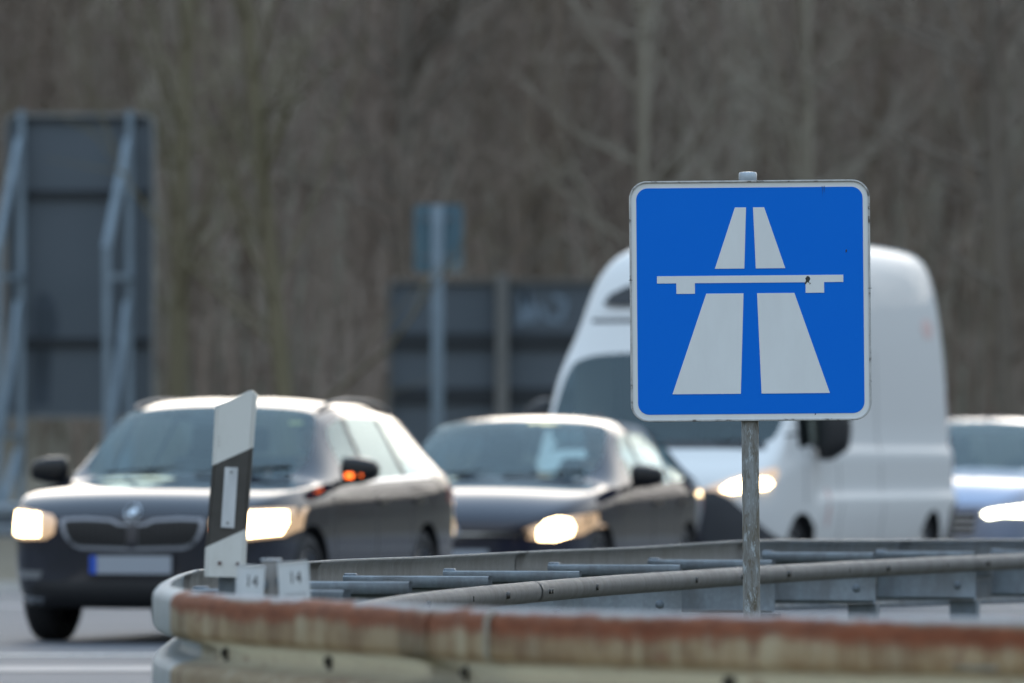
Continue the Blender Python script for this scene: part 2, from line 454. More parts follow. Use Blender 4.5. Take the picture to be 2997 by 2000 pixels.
# spacer arms (their free ends) and the round belt rail that ties them together
ends = {'A': (-.476, 25.2), 'B': (-.318, 27.1), 'C': (-.067, 29.0), 'D': (.253, 31.0), 'E': (.657, 33.0), 'F': (1.078, 34.9), 'G': (1.573, 36.9), 'H': (2.11, 38.8), 'I': (2.70, 40.7), 'J': (3.38, 42.55)}
starts = dict(att); starts['A'] = (-.945, 25.45, ZT); starts['B'] = (-.93, 27.22, ZT)
for k in 'ABCDEFGHIJ':
    a = Vector((starts[k][0], starts[k][1], 0)); e = Vector((*ends[k], 0))
    ax = (e-a).normalized(); nrm = Vector((ax.y, -ax.x, 0))      # towards the camera
    if nrm.y > 0: nrm = -nrm
    a = a + ax*.012
    zt = starts[k][2] - (.036 if k in 'AB' else .050)
    rot = Matrix((ax, nrm, Vector((0, 0, 1)))).transposed()
    L = (e-a).length; mid = (a+e)/2
    bm = bmesh.new()
    # folded steel: hollow top bead, web, small rolled bottom lip
    t = .003
    bead = [(.0, 0.), (.004, .004-.004), (.040, .0), (.048, -.004), (.050, -.012), (.050, -.034), (.047, -.041), (.040, -.044), (.018, -.044), (.012, -.050), (.010, -.060),
            (.010, -.205), (.013, -.214), (.020, -.219), (.034, -.219), (.040, -.214), (.042, -.206)]
    va = [bm.verts.new(a + nrm*v + Vector((0, 0, zt+h))) for v, h in bead]
    ve = [bm.verts.new(e + nrm*v + Vector((0, 0, zt+h))) for v, h in bead]
    fs = [bm.faces.new((va[i], ve[i], ve[i+1], va[i+1])) for i in range(len(bead)-1)]
    # back of the hollow bead
    vb = [bm.verts.new(x + nrm*v + Vector((0, 0, zt+h))) for x in (a, e) for v, h in ((0, 0), (0.0, -.044), (.018, -.044))]
    bm.verts.ensure_lookup_table()
    fs.append(bm.faces.new((vb[0], vb[3], vb[4], vb[1]))); fs.append(bm.faces.new((vb[1], vb[4], vb[5], vb[2])))
    bmesh.ops.solidify(bm, geom=fs, thickness=t)
    arm = mesh_obj('spacer_arm', bm, M['galv'], fg, smooth=40)
    bm = bmesh.new(); c = e - ax*.085 + Vector((0, 0, zt-.155)) + nrm*.014
    bmesh.ops.create_uvsphere(bm, u_segments=16, v_segments=8, radius=.017, matrix=Matrix.Translation(c) @ rot.to_4x4() @ Matrix.Diagonal((1, .55, 1, 1)))
    mesh_obj('bolt', bm, M['galv_dark'], arm, smooth=180)
    # bracket tab near the rail
    bm = bmesh.new(); box(bm, a + ax*.02 + nrm*.02 + Vector((0, 0, zt-.03)), (.045, .03, .075), rot, .006)
    mesh_obj('bracket', bm, M['galv_dark'], arm, smooth=40)
    p = e - ax*.065 - nrm*.012
    post(fg, Vector((p.x, p.y, 0)), ax, nrm*-1, zt-.222 if k not in 'AB' else zt-.23, .125, .06)
belt = []
for k in 'ABCDEFGHIJ':
    e = Vector((*ends[k], CAM_Z - .435)); belt.append((e.x+.006, e.y, e.z))
belt = [(-.62, 23.3, CAM_Z-.435)] + belt
bpath = catmull(belt, .05); BL = arclen(bpath)
prof = [(.0, -.036), (.010, -.0375), (.022, -.034), (.033, -.024), (.040, -.008), (.040, .008), (.033, .024), (.022, .034), (.010, .0375), (.0, .036)]
jt = [0, near_s(bpath, (1223-1175)/19583*29.9, 29.9), near_s(bpath, (1665-1175)/19583*33.9, 33.9), near_s(bpath, (2235-1175)/19583*38.7, 38.7), BL[-1]]
for k in range(4):
    bm = bmesh.new(); sweep(bm, cut(bpath, jt[k]-(.05 if k else 0), jt[k+1]), prof, side=1, off=[0, .004][k % 2])
    mesh_obj('belt_rail', bm, M['galv_belt'], fg, smooth=50)
def belt_bolt(s, r=.010, slot=False):
    p, d, n = frame_at(bpath, s); c = p + n*.040
    bm = bmesh.new()
    if slot: box(bm, c, (.010, .006, .018), Matrix((d, n, Vector((0, 0, 1)))).transposed(), .002)
    else: cyl(bm, c-n*.003, c+n*.012, r, r*.8, 14)
    mesh_obj('bolt', bm, M['bolt'], fg, smooth=40)
for k in 'BCDEFGHI': belt_bolt(near_s(bpath, *ends[k])+.03, .013)
for s in jt[1:4]: belt_bolt(s+.09); belt_bolt(s+.14)
for k in 'CDEFGH': belt_bolt(near_s(bpath, *ends[k])-.75, slot=True)

# guard rail on the far side of the road
bk = empty('guard_rail'); tag(bk, 'distant blue grey guard rail behind the dark estate car, at left edge', 'guard rail')
bp = catmull([(-16, 77.2, .75), (-8, 78, .75), (0, 78.9, .75), (6, 79.6, .75)], .5)
bm = bmesh.new(); sweep(bm, bp, RAIL, side=1, off=0); mesh_obj('rail_panel', bm, M['galv'], bk, smooth=50)
for k in range(11):
    x = -15.4+2*k; y = 78+(x+8)*.11
    bm = bmesh.new(); box(bm, (x, y+.06, .33), (.12, .06, .70)); mesh_obj('post', bm, M['galv_dark'], bk)

# ------------------------------------------------------------------ motorway sign
SX, SY, SZ = .830, 29.8, 1.662
ms = empty('motorway_sign', (SX+.016, SY, 0)); ms.rotation_euler = (0, R(-.5), 0)
tag(ms, 'blue square motorway sign with white carriageway and bridge symbol on a weathered grey post', 'road sign')
U = .000646
m_blue = mat('sign_blue', (.0, .13, .60), .5, 0, .0, .12); q = NB(m_blue)
br = q.n('ShaderNodeTexBrick'); br.inputs['Scale'].default_value = 260; br.inputs['Mortar Size'].default_value = .06; br.offset = .5
br.inputs['Color1'].default_value = (.0, .162, .72, 1); br.inputs['Color2'].default_value = (.0, .154, .70, 1); br.inputs['Mortar'].default_value = (.0, .142, .65, 1)
tcm = q.n('ShaderNodeTexCoord'); mp = q.n('ShaderNodeMapping'); mp.inputs['Rotation'].default_value = (R(90), 0, 0)
q.l(tcm.outputs['Object'], mp.inputs[0]); q.l(mp.outputs[0], br.inputs['Vector'])
nn = q.noise(q.coord((1, 1, 1)), 6, 3); q.col(q.mix(q.ramp(nn, [(.4, (0,)*3), (.75, (.25,)*3)]), br.outputs[0], (.003, .165, .67)))
m_white = mat('sign_white', (.60, .61, .60), .38, 0, .2); q = NB(m_white)
nn = q.noise(q.coord((1, 1, .3)), 14, 5); q.col(q.ramp(nn, [(.3, (.68, .69, .69)), (.65, (.72, .735, .735))]))
m_edge = mat('aluminium_edge', (.50, .51, .52), .4, .3); q = NB(m_edge)
nn = q.noise(q.coord((1, 1, 1)), 30, 5, .7); q.col(q.ramp(nn, [(.36, (.12, .11, .10)), (.43, (.42, .42, .42)), (.7, (.56, .56, .55))]))
zc = SZ; F0 = -.035                               # face towards the camera: negative y
def sp(pts): return [(px, pz+zc) for px, pz in pts]
bm = bmesh.new(); plate(bm, sp(rrect(.828, .828, .056)), F0, F0+.0025)
panel = mesh_obj('sign_panel', bm, m_white, ms)
bm = bmesh.new(); plate(bm, sp(rrect(.790, .790, .040)), F0-.0012, F0-.0002)
mesh_obj('blue_field', bm, m_blue, panel)
def sym(name, pts):
    bm = bmesh.new(); plate(bm, [(p[0], p[1]+zc) for p in pts], F0-.0024, F0-.0014); mesh_obj(name, bm, m_white, panel)
def zy(v): return (795-v)*U
for sg in (-1, 1):
    sym('carriageway_symbol', [(sg*19*U, zy(291)), (sg*79*U, zy(291)), (sg*190*U, zy(621)), (sg*31*U, zy(621))])
    sym('carriageway_symbol', [(sg*36.5*U, zy(755)), (sg*238*U, zy(755)), (sg*425*U, zy(1297)), (sg*56*U, zy(1297))])
b = 503*U; f1, f2 = 299*U, 399*U
sym('bridge_symbol', [(-b, zy(659)), (b, zy(659)), (b, zy(698)), (f2, zy(698)), (f2, zy(755)), (f1, zy(755)), (f1, zy(698)),
                      (-f1, zy(698)), (-f1, zy(755)), (-f2, zy(755)), (-f2, zy(698)), (-b, zy(698))])
bm = bmesh.new()
ring_plate(bm, sp(rrect(.840, .840, .062)), sp(rrect(.826, .826, .055)), F0-.006, F0+.028)
bmesh.ops.bevel(bm, geom=[e for e in bm.edges if abs(e.verts[0].co.y-e.verts[1].co.y) < 1e-6 and abs(e.verts[0].co.y-(F0-.006)) < 1e-4], offset=.002, segments=2, affect='EDGES')
mesh_obj('edge_profile', bm, m_edge, ms, smooth=40)
for sg, zz in ((-1, .075), (1, .04)):
    bm = bmesh.new(); box(bm, (sg*.4175, F0-.0062, zc+zz), (.013, .002, .0016)); mesh_obj('profile_joint', bm, M['black'], ms)
# chip in the sheeting and scratches
bm = bmesh.new()
pts = [(.0, .012), (.006, .010), (.008, .004), (.004, -.003), (.006, -.006), (-.001, -.004), (-.005, -.010), (-.008, -.008), (-.004, 0), (-.006, .006)]
m_chip = mat('chip_dark', (.035, .035, .03), .7); bm.free()
for kx_, kz_, ox_, oz_, f_ in ((1.25, 1.35, 320*U-.007, zy(689), 0), (.3, .3, 323*U, zy(706), 0), (.35, .55, 520*U, zy(532), .0012), (.3, .3, 345*U, zy(1412), .0022)):
    bm = bmesh.new(); plate(bm, [(x*kx_+ox_, z*kz_+zc+oz_) for x, z in pts], F0-.0030+f_, F0-.0024+f_)
    mesh_obj('chip_mark', bm, m_chip, panel)
bm = bmesh.new()
for x0, z0, ln, wd in ((393, 178, 60, 2.5), (404, 178, 40, 4), (397, 186, 30, 1.5)):
    plate(bm, [((x0-wd/2)*U, zc+zy(z0)), ((x0+wd/2)*U, zc+zy(z0)), ((x0+3)*U, zc+zy(z0+ln))], F0-.0018, F0-.0012)
mesh_obj('scratch_mark', bm, mat('scratch_blue', (.004, .05, .20), .5), panel)
# post with cap and clamps
m_post = mat('mottled_post_zinc', (.3, .3, .28), .65, .25); q = NB(m_post)
n1 = q.noise(q.coord((2.2, 2.2, .55)), 9, 7, .72); n2 = q.noise(q.coord((3, 3, 1.0)), 16, 6, .7)
c = q.ramp(n1, [(.30, (.065, .050, .032)), (.42, (.13, .11, .08)), (.50, (.19, .185, .17)), (.66, (.29, .305, .31))])
c = q.mix(q.ramp(n2, [(.56, (0,)*3), (.64, (.85,)*3)]), c, (.40, .44, .46))
c = q.mix(q.ramp(n2, [(.34, (.7,)*3), (.42, (0,)*3)]), c, (.12, .09, .06))
q.col(c); q.bump(n1, .4)
bm = bmesh.new(); cyl(bm, (-.004, 0, -.2), (-.004, 0, zc+.440), .0300, n=48)
mesh_obj('post', bm, m_post, ms, smooth=40)
bm = bmesh.new()
mm = Matrix.Translation((-.004, 0, zc+.425))
lathe(bm, [(.0305, -.02), (.0318, -.018), (.0318, .018), (.029, .0245), (.015, .026), (0.0005, .0262)], mm, 48)
mesh_obj('post_cap', bm, M['galv'], ms, smooth=50)
for zz in (.25, -.25):
    bm = bmesh.new(); box(bm, (-.004, .008, zc+zz), (.10, .078, .03), None, .005); mesh_obj('clamp', bm, M['galv'], ms, smooth=40)

# ------------------------------------------------------------------ delineator post
D = 25.0; sD = 19583/D
def dx(p): return (p-520)/sD
def dz(p): return CAM_Z+(1073-p)/sD
dp = empty('delineator_post', ((520-1175)/sD, D, 0))
tag(dp, 'white reflector post with slanted top and dark band, standing on the guard rail', 'marker post')
m_dw = noisy('post_white_plastic', (.62, .61, .575), (.52, .505, .46), 12, .45, stretch=(1, 1, .5), lo=.45, hi=.8)
m_db = noisy('post_dark_band', (.035, .032, .028), (.06, .055, .048), 10, .5)
# outline follows the lean; depth .05 with rounded left edge
def band(name, pts, m, y0=-.022, y1=.03):
    bm = bmesh.new(); plate(bm, [(dx(a), dz(b)) for a, b in pts], y0, y1)
    # soften the two long edges
    es = [e for e in bm.edges if abs(e.verts[0].co.y-y0) < 1e-4 and abs(e.verts[1].co.y-y0) < 1e-4 and abs(e.verts[0].co.z-e.verts[1].co.z) > 1.2*abs(e.verts[0].co.x-e.verts[1].co.x)]
    if es:
        bmesh.ops.bevel(bm, geom=es, offset=.011, segments=5, affect='EDGES')
    return mesh_obj(name, bm, m, dp, smooth=45)
band('post_body', [(469, 1323), (471.5, 1256), (567, 1213), (563, 1325)], m_dw)
band('dark_band', [(471.5, 1256), (487, 1069), (581, 1027), (567, 1213)], m_db, -.0215, .0295)
band('post_head', [(487, 1069), (494, 937), (570, 897), (580, 896), (590, 906), (581, 1027)], m_dw)
m_ref = noisy('reflector', (.45, .46, .47), (.58, .59, .60), 30, .3, stretch=(1, 1, .2))
bm = bmesh.new(); plate(bm, [(dx(a), dz(b)) for a, b in ((508, 1210), (517, 1072), (547, 1073), (538, 1212))], -.028, -.0225)
rf = mesh_obj('reflector', bm, m_ref, dp)
for a, b in ((532, 1084), (523, 1200)):
    bm = bmesh.new(); cyl(bm, (dx(a), -.030, dz(b)), (dx(a), -.027, dz(b)), .0032, n=12); mesh_obj('screw', bm, M['bolt'], rf)
for a, b in ((505, 1292), (546, 1294)):
    bm = bmesh.new(); cyl(bm, (dx(a), -.026, dz(b)), (dx(a), -.021, dz(b)), .0055, n=14); mesh_obj('screw', bm, mat('rusty_screw', (.08, .03, .025), .7), dp)
for b in (1003, 1013, 1023):
    bm = bmesh.new(); box(bm, (dx(503), -.0225, dz(b)), (.0018, .001, .004)); mesh_obj('scuff_mark', bm, M['bolt'], dp)
bm = bmesh.new(); box(bm, (dx(520), .042, dz(1340)), (.05, .006, .12), None, .002); box(bm, (dx(520), .07, .34), (.05, .04, .68), None, .004)
mesh_obj('mounting_bracket', bm, M['galv_dark'], dp, smooth=40)

# ------------------------------------------------------------------ kilometre marker with two number plates
KD = 23.4; sK = 19583/KD
km = empty('distance_marker', ((624-1175)/sK, KD, 0))
tag(km, 'small grey post carrying two white number plates reading 14, behind the rusty rail', 'marker post')
def kx(p): return (p-624)/sK
def kz(p): return CAM_Z+(1073-p)/sK
bm = bmesh.new(); box(bm, (kx(622), .02, kz(1287)/2), (.050, .05, kz(1287)), None, .004)
mesh_obj('post', bm, noisy('marker_post_grey', (.19, .18, .17), (.24, .225, .21), 10, .6), km, smooth=40)
bm = bmesh.new(); box(bm, (kx(622), .02, kz(1285)), (.056, .056, .006), None, .002)
mesh_obj('post_cap', bm, M['galv'], km, smooth=40)
m_kw = noisy('plate_enamel', (.56, .58, .59), (.62, .63, .63), 25, .4)
m_ki = mat('plate_ink', (.03, .03, .032), .5)
m_kf = mat('plate_ink_faint', (.33, .34, .35), .5)
def digits(txt, size, parent, loc, m, name='number'):
    cu = bpy.data.curves.new('t', 'FONT'); cu.body = txt; cu.size = size; cu.align_x = 'CENTER'; cu.extrude = .0004; cu.space_character = 1.15
    to = bpy.data.objects.new('t', cu); COL.objects.link(to)
    me = bpy.data.meshes.new_from_object(to.evaluated_get(bpy.context.evaluated_depsgraph_get()))
    bpy.data.objects.remove(to)
    me.transform(Matrix.Diagonal((.72, 1, 1, 1)))
    me.materials.clear(); me.materials.append(m); me.name = name
    o = bpy.data.objects.new(name, me); COL.objects.link(o); o.parent = parent
    o.location = loc; o.rotation_euler = (R(90), 0, 0); return o
for (cx, top, wd, yaw, tilt, yy) in ((574, 1296, .079, R(-14), R(3.0), -.012), (676, 1288, .088, R(16), R(-3.5), -.012)):
    h = .165
    bm = bmesh.new(); plate(bm, rrect(wd, h, .005, 4), -.0015, .0015)
    ring_plate(bm, rrect(wd, h, .005, 4), rrect(wd-.006, h-.006, .003, 4), -.0042, -.0015)
    pl = mesh_obj('number_plate', bm, m_kw, km)
    pl.location = (kx(cx), yy, kz(top)-h/2); pl.rotation_euler = (0, tilt, yaw)
    digits('14', .047, pl, (0.004, -.0022, .022), m_ki)
    digits('00', .052, pl, (0.004, -.0022, -.066), m_ki)
    bm = bmesh.new()
    for k in range(13):
        box(bm, (-.026+k*.0045+(.002 if k % 3 else 0), -.0022, -.006-.0015*(k % 2)), (.0016, .0008, .007 if k % 4 else .011))
    mesh_obj('small_print', bm, m_kf, pl)
    bm = bmesh.new(); box(bm, (0.02 if cx < 620 else -.02, .010, .03), (.05, .018, .02)); mesh_obj('plate_bracket', bm, M['galv_dark'], pl)

# ------------------------------------------------------------------ sign backs beyond the road
def truss_post(parent, x, y, zt, zb, depth=.5, lean=.45, w_=.09):
    """front upright and a back brace leaning out, with rungs and a diagonal (seen a little from the side)"""
    bm = bmesh.new()
    xs = x - lean
    def bar(a, b, t=w_):
        a = Vector(a); b = Vector(b); d = b-a
        rot = d.to_track_quat('Z', 'Y').to_matrix()
        box(bm, (a+b)/2, (t, t, d.length+.02), rot)
    bar((x, y, zb), (x+.0, y, zt))
    bar((x-.01, y-.14, zt-.35), (xs, y-depth, zt-1.62))
    bar((xs, y-depth, zt-1.62), (xs+.02, y-depth, zb))
    bar((xs, y-depth, zt-1.95), (x, y-.05, zt-1.95), w_*.8)
    bar((x-.03, y-.1, zt-2.25), (xs+.06, y-depth+.03, zt-3.75), w_*.9)
    bar((xs, y-depth, zt-3.8), (x, y-.05, zt-3.8), w_*.8)
    bar((x-.03, y-.1, zt-4.0), (xs+.06, y-depth+.03, min(zt-4.1, zb+.2)), w_*.9)
    return mesh_obj('truss_post', bm, M['truss'], parent)
s1 = 196.
def X1(p): return (p-1175)/s1
def Z1(p): return CAM_Z+(1073-p)/s1
lb = empty('large_sign', (X1(180), 100, 0)); tag(lb, 'tall road sign seen from its blue grey back, on two lattice posts', 'road sign')
x0, x1, zt_, zb_ = X1(12)-X1(180), X1(352)-X1(180), Z1(262), Z1(958)
bm = bmesh.new(); plate(bm, [(a+(x0+x1)/2, c+(zt_+zb_)/2) for a, c in rrect(x1-x0, zt_-zb_, .12)], 0, .03)
mesh_obj('sign_panel', bm, M['signback'], lb)
bm = bmesh.new(); ring_plate(bm, [(a+(x0+x1)/2, c+(zt_+zb_)/2) for a, c in rrect(x1-x0+.03, zt_-zb_+.03, .13)], [(a+(x0+x1)/2, c+(zt_+zb_)/2) for a, c in rrect(x1-x0-.05, zt_-zb_-.05, .10)], -.05, .035)
mesh_obj('edge_frame', bm, noisy('frame_grey', (.16, .17, .17), (.20, .20, .19), 3, .6), lb)
for p in (445, 785):
    bm = bmesh.new(); box(bm, ((x0+x1)/2, -.03, Z1(p)), (x1-x0-.06, .05, .09)); mesh_obj('cross_rib', bm, M['signrib'], lb)
bm = bmesh.new(); box(bm, ((x0+x1)/2, -.028, Z1(272)), (x1-x0-.2, .045, .05)); mesh_obj('cross_rib', bm, M['signrib'], lb)
gz = .4
truss_post(lb, X1(297)-X1(180), -.10, Z1(255), gz, .7, .235, .082)
truss_post(lb, X1(48)-X1(180), -.10, Z1(255), gz, .7, .235, .082)
bm = bmesh.new()
pts = [(75, 930), (78, 700), (88, 672), (108, 672), (124, 695), (134, 740), (128, 770), (118, 800), (112, 930)]
plate(bm, [(X1(a)-X1(180), Z1(b)) for a, b in pts], -.006, -.001)
mesh_obj('dark_stain', bm, noisy('sign_stain', (.030, .040, .050), (.045, .06, .078), 1.2, .8), lb)  # darker patch low on the left of the panel

s2 = 178.; D2 = 110
def X2(p): return (p-1175)/s2
def Z2(p): return CAM_Z+(1073-p)/s2
mb = empty('large_sign', (X2(1155), D2, 0)); tag(mb, 'wide road sign seen from its dark blue back, left of the white van', 'road sign')
ox = X2(1155)
x0, x1, zt_, zb_ = X2(893)-ox, X2(1560)-ox, Z2(645), Z2(1040)
bm = bmesh.new(); plate(bm, [(a+(x0+x1)/2, c+(zt_+zb_)/2) for a, c in rrect(x1-x0, zt_-zb_, .1)], 0, .03); pn = mesh_obj('sign_panel', bm, M['signback'], mb)
bm = bmesh.new(); ring_plate(bm, [(a+(x0+x1)/2, c+(zt_+zb_)/2) for a, c in rrect(x1-x0+.06, zt_-zb_+.06, .11)], [(a+(x0+x1)/2, c+(zt_+zb_)/2) for a, c in rrect(x1-x0-.06, zt_-zb_-.06, .08)], -.06, .035)
mesh_obj('edge_frame', bm, noisy('frame_brown', (.105, .098, .088), (.13, .12, .11), 3, .7), mb)
for p in (782, 907): 
    bm = bmesh.new(); box(bm, ((x0+x1)/2, -.03, Z2(p)), (x1-x0-.08, .055, .19)); mesh_obj('cross_rib', bm, M['signrib'], mb)
for p in (1152, 1440):
    bm = bmesh.new(); box(bm, (X2(p)-ox, -.12, (Z2(632)+1.2)/2), (.17, .10, Z2(632)-1.2), None, .01); mesh_obj('post', bm, noisy('post_brown_grey', (.115, .115, .11), (.145, .14, .13), 3, .7), mb)
def stroke(pl, r, y):
    bmx = bmesh.new()
    for a, b in zip(pl, pl[1:]):
        A = Vector((X2(a[0])-ox, y, Z2(a[1]))); B = Vector((X2(b[0])-ox, y, Z2(b[1]))); d = (B-A); n = Vector((-d.z, 0, d.x)).normalized()*r
        f = bmx.faces.new([bmx.verts.new(v) for v in (A-n, B-n, B+n, A+n)])
        r_ = bmesh.ops.extrude_face_region(bmx, geom=[f]); bmesh.ops.translate(bmx, vec=(0, .002, 0), verts=[v for v in r_['geom'] if isinstance(v, bmesh.types.BMVert)])
    return bmx
m_gra = mat('pale_paint', (.16, .21, .26), .8)  # paler letter-like marks on the panel
mesh_obj('pale_mark', stroke([(1196, 745), (1206, 672), (1226, 738)], .055, -.004), m_gra, mb)
mesh_obj('pale_mark', stroke([(1240, 700), (1252, 730), (1285, 738), (1300, 690), (1270, 680)], .035, -.004), m_gra, mb)

s3 = 182.; D3 = 107.6
def X3(p): return (p-1175)/s3
def Z3(p): return CAM_Z+(1073-p)/s3
sb = empty('small_sign', (X3(1004), D3, 0)); tag(sb, 'small teal backed sign panel on a tall grey post, rising above the wide sign', 'road sign')
ox3 = X3(1004)
bm = bmesh.new(); plate(bm, [(a+X3(1006)-ox3, c+(Z3(470)+Z3(625))/2) for a, c in rrect(X3(1062)-X3(950), Z3(470)-Z3(625), .05)], 0, .03)
mesh_obj('sign_panel', bm, noisy('teal_grey', (.055, .115, .155), (.075, .14, .17), 1.5, .6), sb)
bm = bmesh.new(); box(bm, (0, -.07, (Z3(472)+.9)/2), (.15, .10, Z3(472)-.9), None, .02); mesh_obj('post', bm, M['truss'], sb, smooth=40)
bm = bmesh.new(); box(bm, (X3(1042)-ox3, -.02, Z3(612)), (.18, .04, .12)); mesh_obj('sticker', bm, mat('sticker_pale', (.15, .20, .22), .5), sb)
for p in (500, 590):
    bm = bmesh.new(); box(bm, (0, -.01, Z3(p)), (.45, .02, .04)); mesh_obj('clamp', bm, M['galv_dark'], sb)

# ------------------------------------------------------------------ vehicles
def ring_to_3d(x, half):
    """half: list of (y,z) from bottom centre-ish round to roof centre"""
    return half

def section(p):
    x, w_, zl, zb, kind = p[:5]
    if kind == 'h':          # bonnet / boot section: p[5] = centre height
        zc_ = p[5]; hh = zb-zl
        return x, [(.55*w_, zl), (.90*w_, zl+.02), (.985*w_, zl+.20*hh), (w_, zl+.68*hh), (.985*w_, zl+.88*hh), (.945*w_, zb), (.89*w_, zb+.35*(zc_-zb)), (.76*w_, zb+.62*(zc_-zb)),
                   (.52*w_, zb+.84*(zc_-zb)), (.26*w_, zb+.96*(zc_-zb)), (0, zc_)]
    wr, zr = p[5], p[6]; hh = zb-zl
    return x, [(.55*w_, zl), (.90*w_, zl+.02), (.985*w_, zl+.20*hh), (w_, zl+.70*hh), (.987*w_, zl+.87*hh), (.95*w_, zb), (wr+.035, zr-.115), (wr-.03, zr-.035), (wr*.72, zr-.008), (wr*.36, zr+.006), (0, zr+.01)]

def lathe_wheel(parent, loc, rad=.33, wd=.22, sgn=1, steer=0., hub=False):
    """tyre and rim on the local y axis; sgn=+1: outer side at +y"""
    T = Matrix.Translation(loc) @ Matrix.Rotation(steer, 4, 'Z') @ Matrix.Rotation(R(-90*sgn), 4, 'X')
    bm = bmesh.new(); h = wd/2; ri = rad*.66
    lathe(bm, [(ri, -h*.8), (ri+.03, -h*.98), (rad-.05, -h), (rad-.012, -h*.82), (rad, -h*.5), (rad, h*.5), (rad-.012, h*.82), (rad-.05, h), (ri+.03, h*.98), (ri, h*.8), (ri, -h*.8)], T, 40)
    ty = mesh_obj('wheel', bm, M['rubber'], parent, smooth=45); ty.name = 'wheel'
    bm = bmesh.new()
    lathe(bm, [(ri, -h*.8), (ri-.012, -h*.6), (ri-.016, h*.55), (ri-.004, h*.82), (ri+.004, h*.82), (ri+.002, -h*.8), (ri, -h*.8)], T, 40)
    if hub:
        lathe(bm, [(ri-.01, h*.55), (ri*.7, h*.75), (ri*.35, h*.8), (.06, h*.95), (.001, h*.97)], T, 32)
    else:
        for k in range(5):
            for o_ in (-.10, .10):
                a = 2*math.pi*k/5 + o_
                rot = T.to_3x3() @ Matrix.Rotation(a, 3, 'Z')
                c = T @ Vector((math.cos(a)*ri*.52, math.sin(a)*ri*.52, h*.62))
                box(bm, c, (ri*.95, .030, .025), rot, .006)
        lathe(bm, [(.07, h*.5), (.072, h*.74), (.06, h*.82), (.001, h*.84)], T, 24)
    mesh_obj('rim', bm, M['rim'] if not hub else M['silvertrim'], ty, smooth=40)
    bm = bmesh.new(); lathe(bm, [(ri-.02, -.01), (.001, -.01)], T, 24); lathe(bm, [(.001, -.03), (ri-.02, -.03)], T, 24)
    mesh_obj('brake_disc', bm, mat('brake_steel', (.08, .075, .07), .5, .6) if 'bd' not in M else M['bd'], ty)
    return ty
M['bd'] = mat('brake_steel', (.08, .075, .07), .5, .6)

def split_mesh(me, idx, name, m, parent, islands=False):
    bm = bmesh.new(); bm.from_mesh(me)
    bmesh.ops.delete(bm, geom=[f for f in bm.faces if f.material_index != idx], context='FACES')
    for f in bm.faces: f.material_index = 0
    groups = []
    if islands:
        seen = set(); bm.faces.ensure_lookup_table()
        for f in bm.faces:
            if f.index in seen: continue
            st = [f]; comp = []; seen.add(f.index)
            while st:
                x = st.pop(); comp.append(x.index)
                for e in x.edges:
                    for y in e.link_faces:
                        if y.index not in seen: seen.add(y.index); st.append(y)
            groups.append(comp)
    else:
        groups = [[f.index for f in bm.faces]]
    res = []
    for comp in groups:
        if len(comp) < 3: continue
        b2 = bm.copy(); b2.faces.ensure_lookup_table(); cs = set(comp)
        bmesh.ops.delete(b2, geom=[f for f in b2.faces if f.index not in cs], context='FACES')
        m2 = bpy.data.meshes.new(name); b2.to_mesh(m2); b2.free()
        for p in m2.polygons: p.use_smooth = True
        m2.materials.clear(); m2.materials.append(m)
        o = bpy.data.objects.new(name, m2); COL.objects.link(o); o.parent = parent
        if name in ('body',): m2.set_sharp_from_angle(angle=R(50))
        res.append(o)
    bm.free(); return res

def shell(stations, classify, wheels, arch_r, creases=()):
    """returns (mesh with material indices) after subdivision and wheel-arch cuts.
    indices: 0 paint, 1 windscreen, 2 side glass, 3 rear glass, 4 black"""
    bm = bmesh.new(); rings = []
    for st in stations:
        x, half = section(st) if not callable(st) else st()
        full = [(y, z) for y, z in half] + [(-y, z) for y, z in half[-2::-1]]
        rings.append([bm.verts.new((x, y, z)) for y, z in full])
    n = len(rings[0]); hn = (n+1)//2
    for i in range(len(rings)-1):
        for j in range(n):
            a, b = rings[i], rings[i+1]; k = (j+1) % n
            f = bm.faces.new((a[j], a[k], b[k], b[j]))
            jj = j if j < hn-1 else n-2-j        # half strip index 0..9
            if j == n-1: f.material_index = 4
            else: f.material_index = classify(i, jj)
    bm.faces.new(rings[0][::-1]); bm.faces.new(rings[-1])
    bmesh.ops.recalc_face_normals(bm, faces=bm.faces)
    cl = bm.edges.layers.float.new('crease_edge')
    for e in bm.edges:
        fm = {f.material_index for f in e.link_faces}
        if len(fm) > 1: e[cl] = .55
        if fm == {4, 0}: e[cl] = .5
    for i in range(len(rings)-1):
        for j, cv in creases:
            for jj in {j, n-1-j}:
                e = bm.edges.get((rings[i][jj], rings[i+1][jj]))
                if e: e[cl] = max(e[cl], cv)
    me = bpy.data.meshes.new('shell'); bm.to_mesh(me); bm.free()
    for k in range(5): me.materials.append(SLOT[k])
    o = bpy.data.objects.new('shell', me); COL.objects.link(o)
    md = o.modifiers.new('s', 'SUBSURF'); md.levels = 2; md.render_levels = 2
    bc = bmesh.new()
    for (x, y, z) in wheels:
        sg = 1 if y > 0 else -1
        cyl(bc, (x, sg*(abs(y)-.26), z), (x, sg*(abs(y)+.5), z), arch_r, n=48)
    for f in bc.faces: f.material_index = 4
    mc = bpy.data.meshes.new('cut'); bc.to_mesh(mc); bc.free()
    for k in range(5): mc.materials.append(SLOT[k])
    co = bpy.data.objects.new('cut', mc); COL.objects.link(co)
    bo = o.modifiers.new('b', 'BOOLEAN'); bo.operation = 'DIFFERENCE'; bo.object = co; bo.solver = 'EXACT'
    bpy.context.view_layer.update()
    res = bpy.data.meshes.new_from_object(o.evaluated_get(bpy.context.evaluated_depsgraph_get()))
    bpy.data.objects.remove(o); bpy.data.objects.remove(co)
    return res
SLOT = [bpy.data.materials.new('slot') for _ in range(5)]

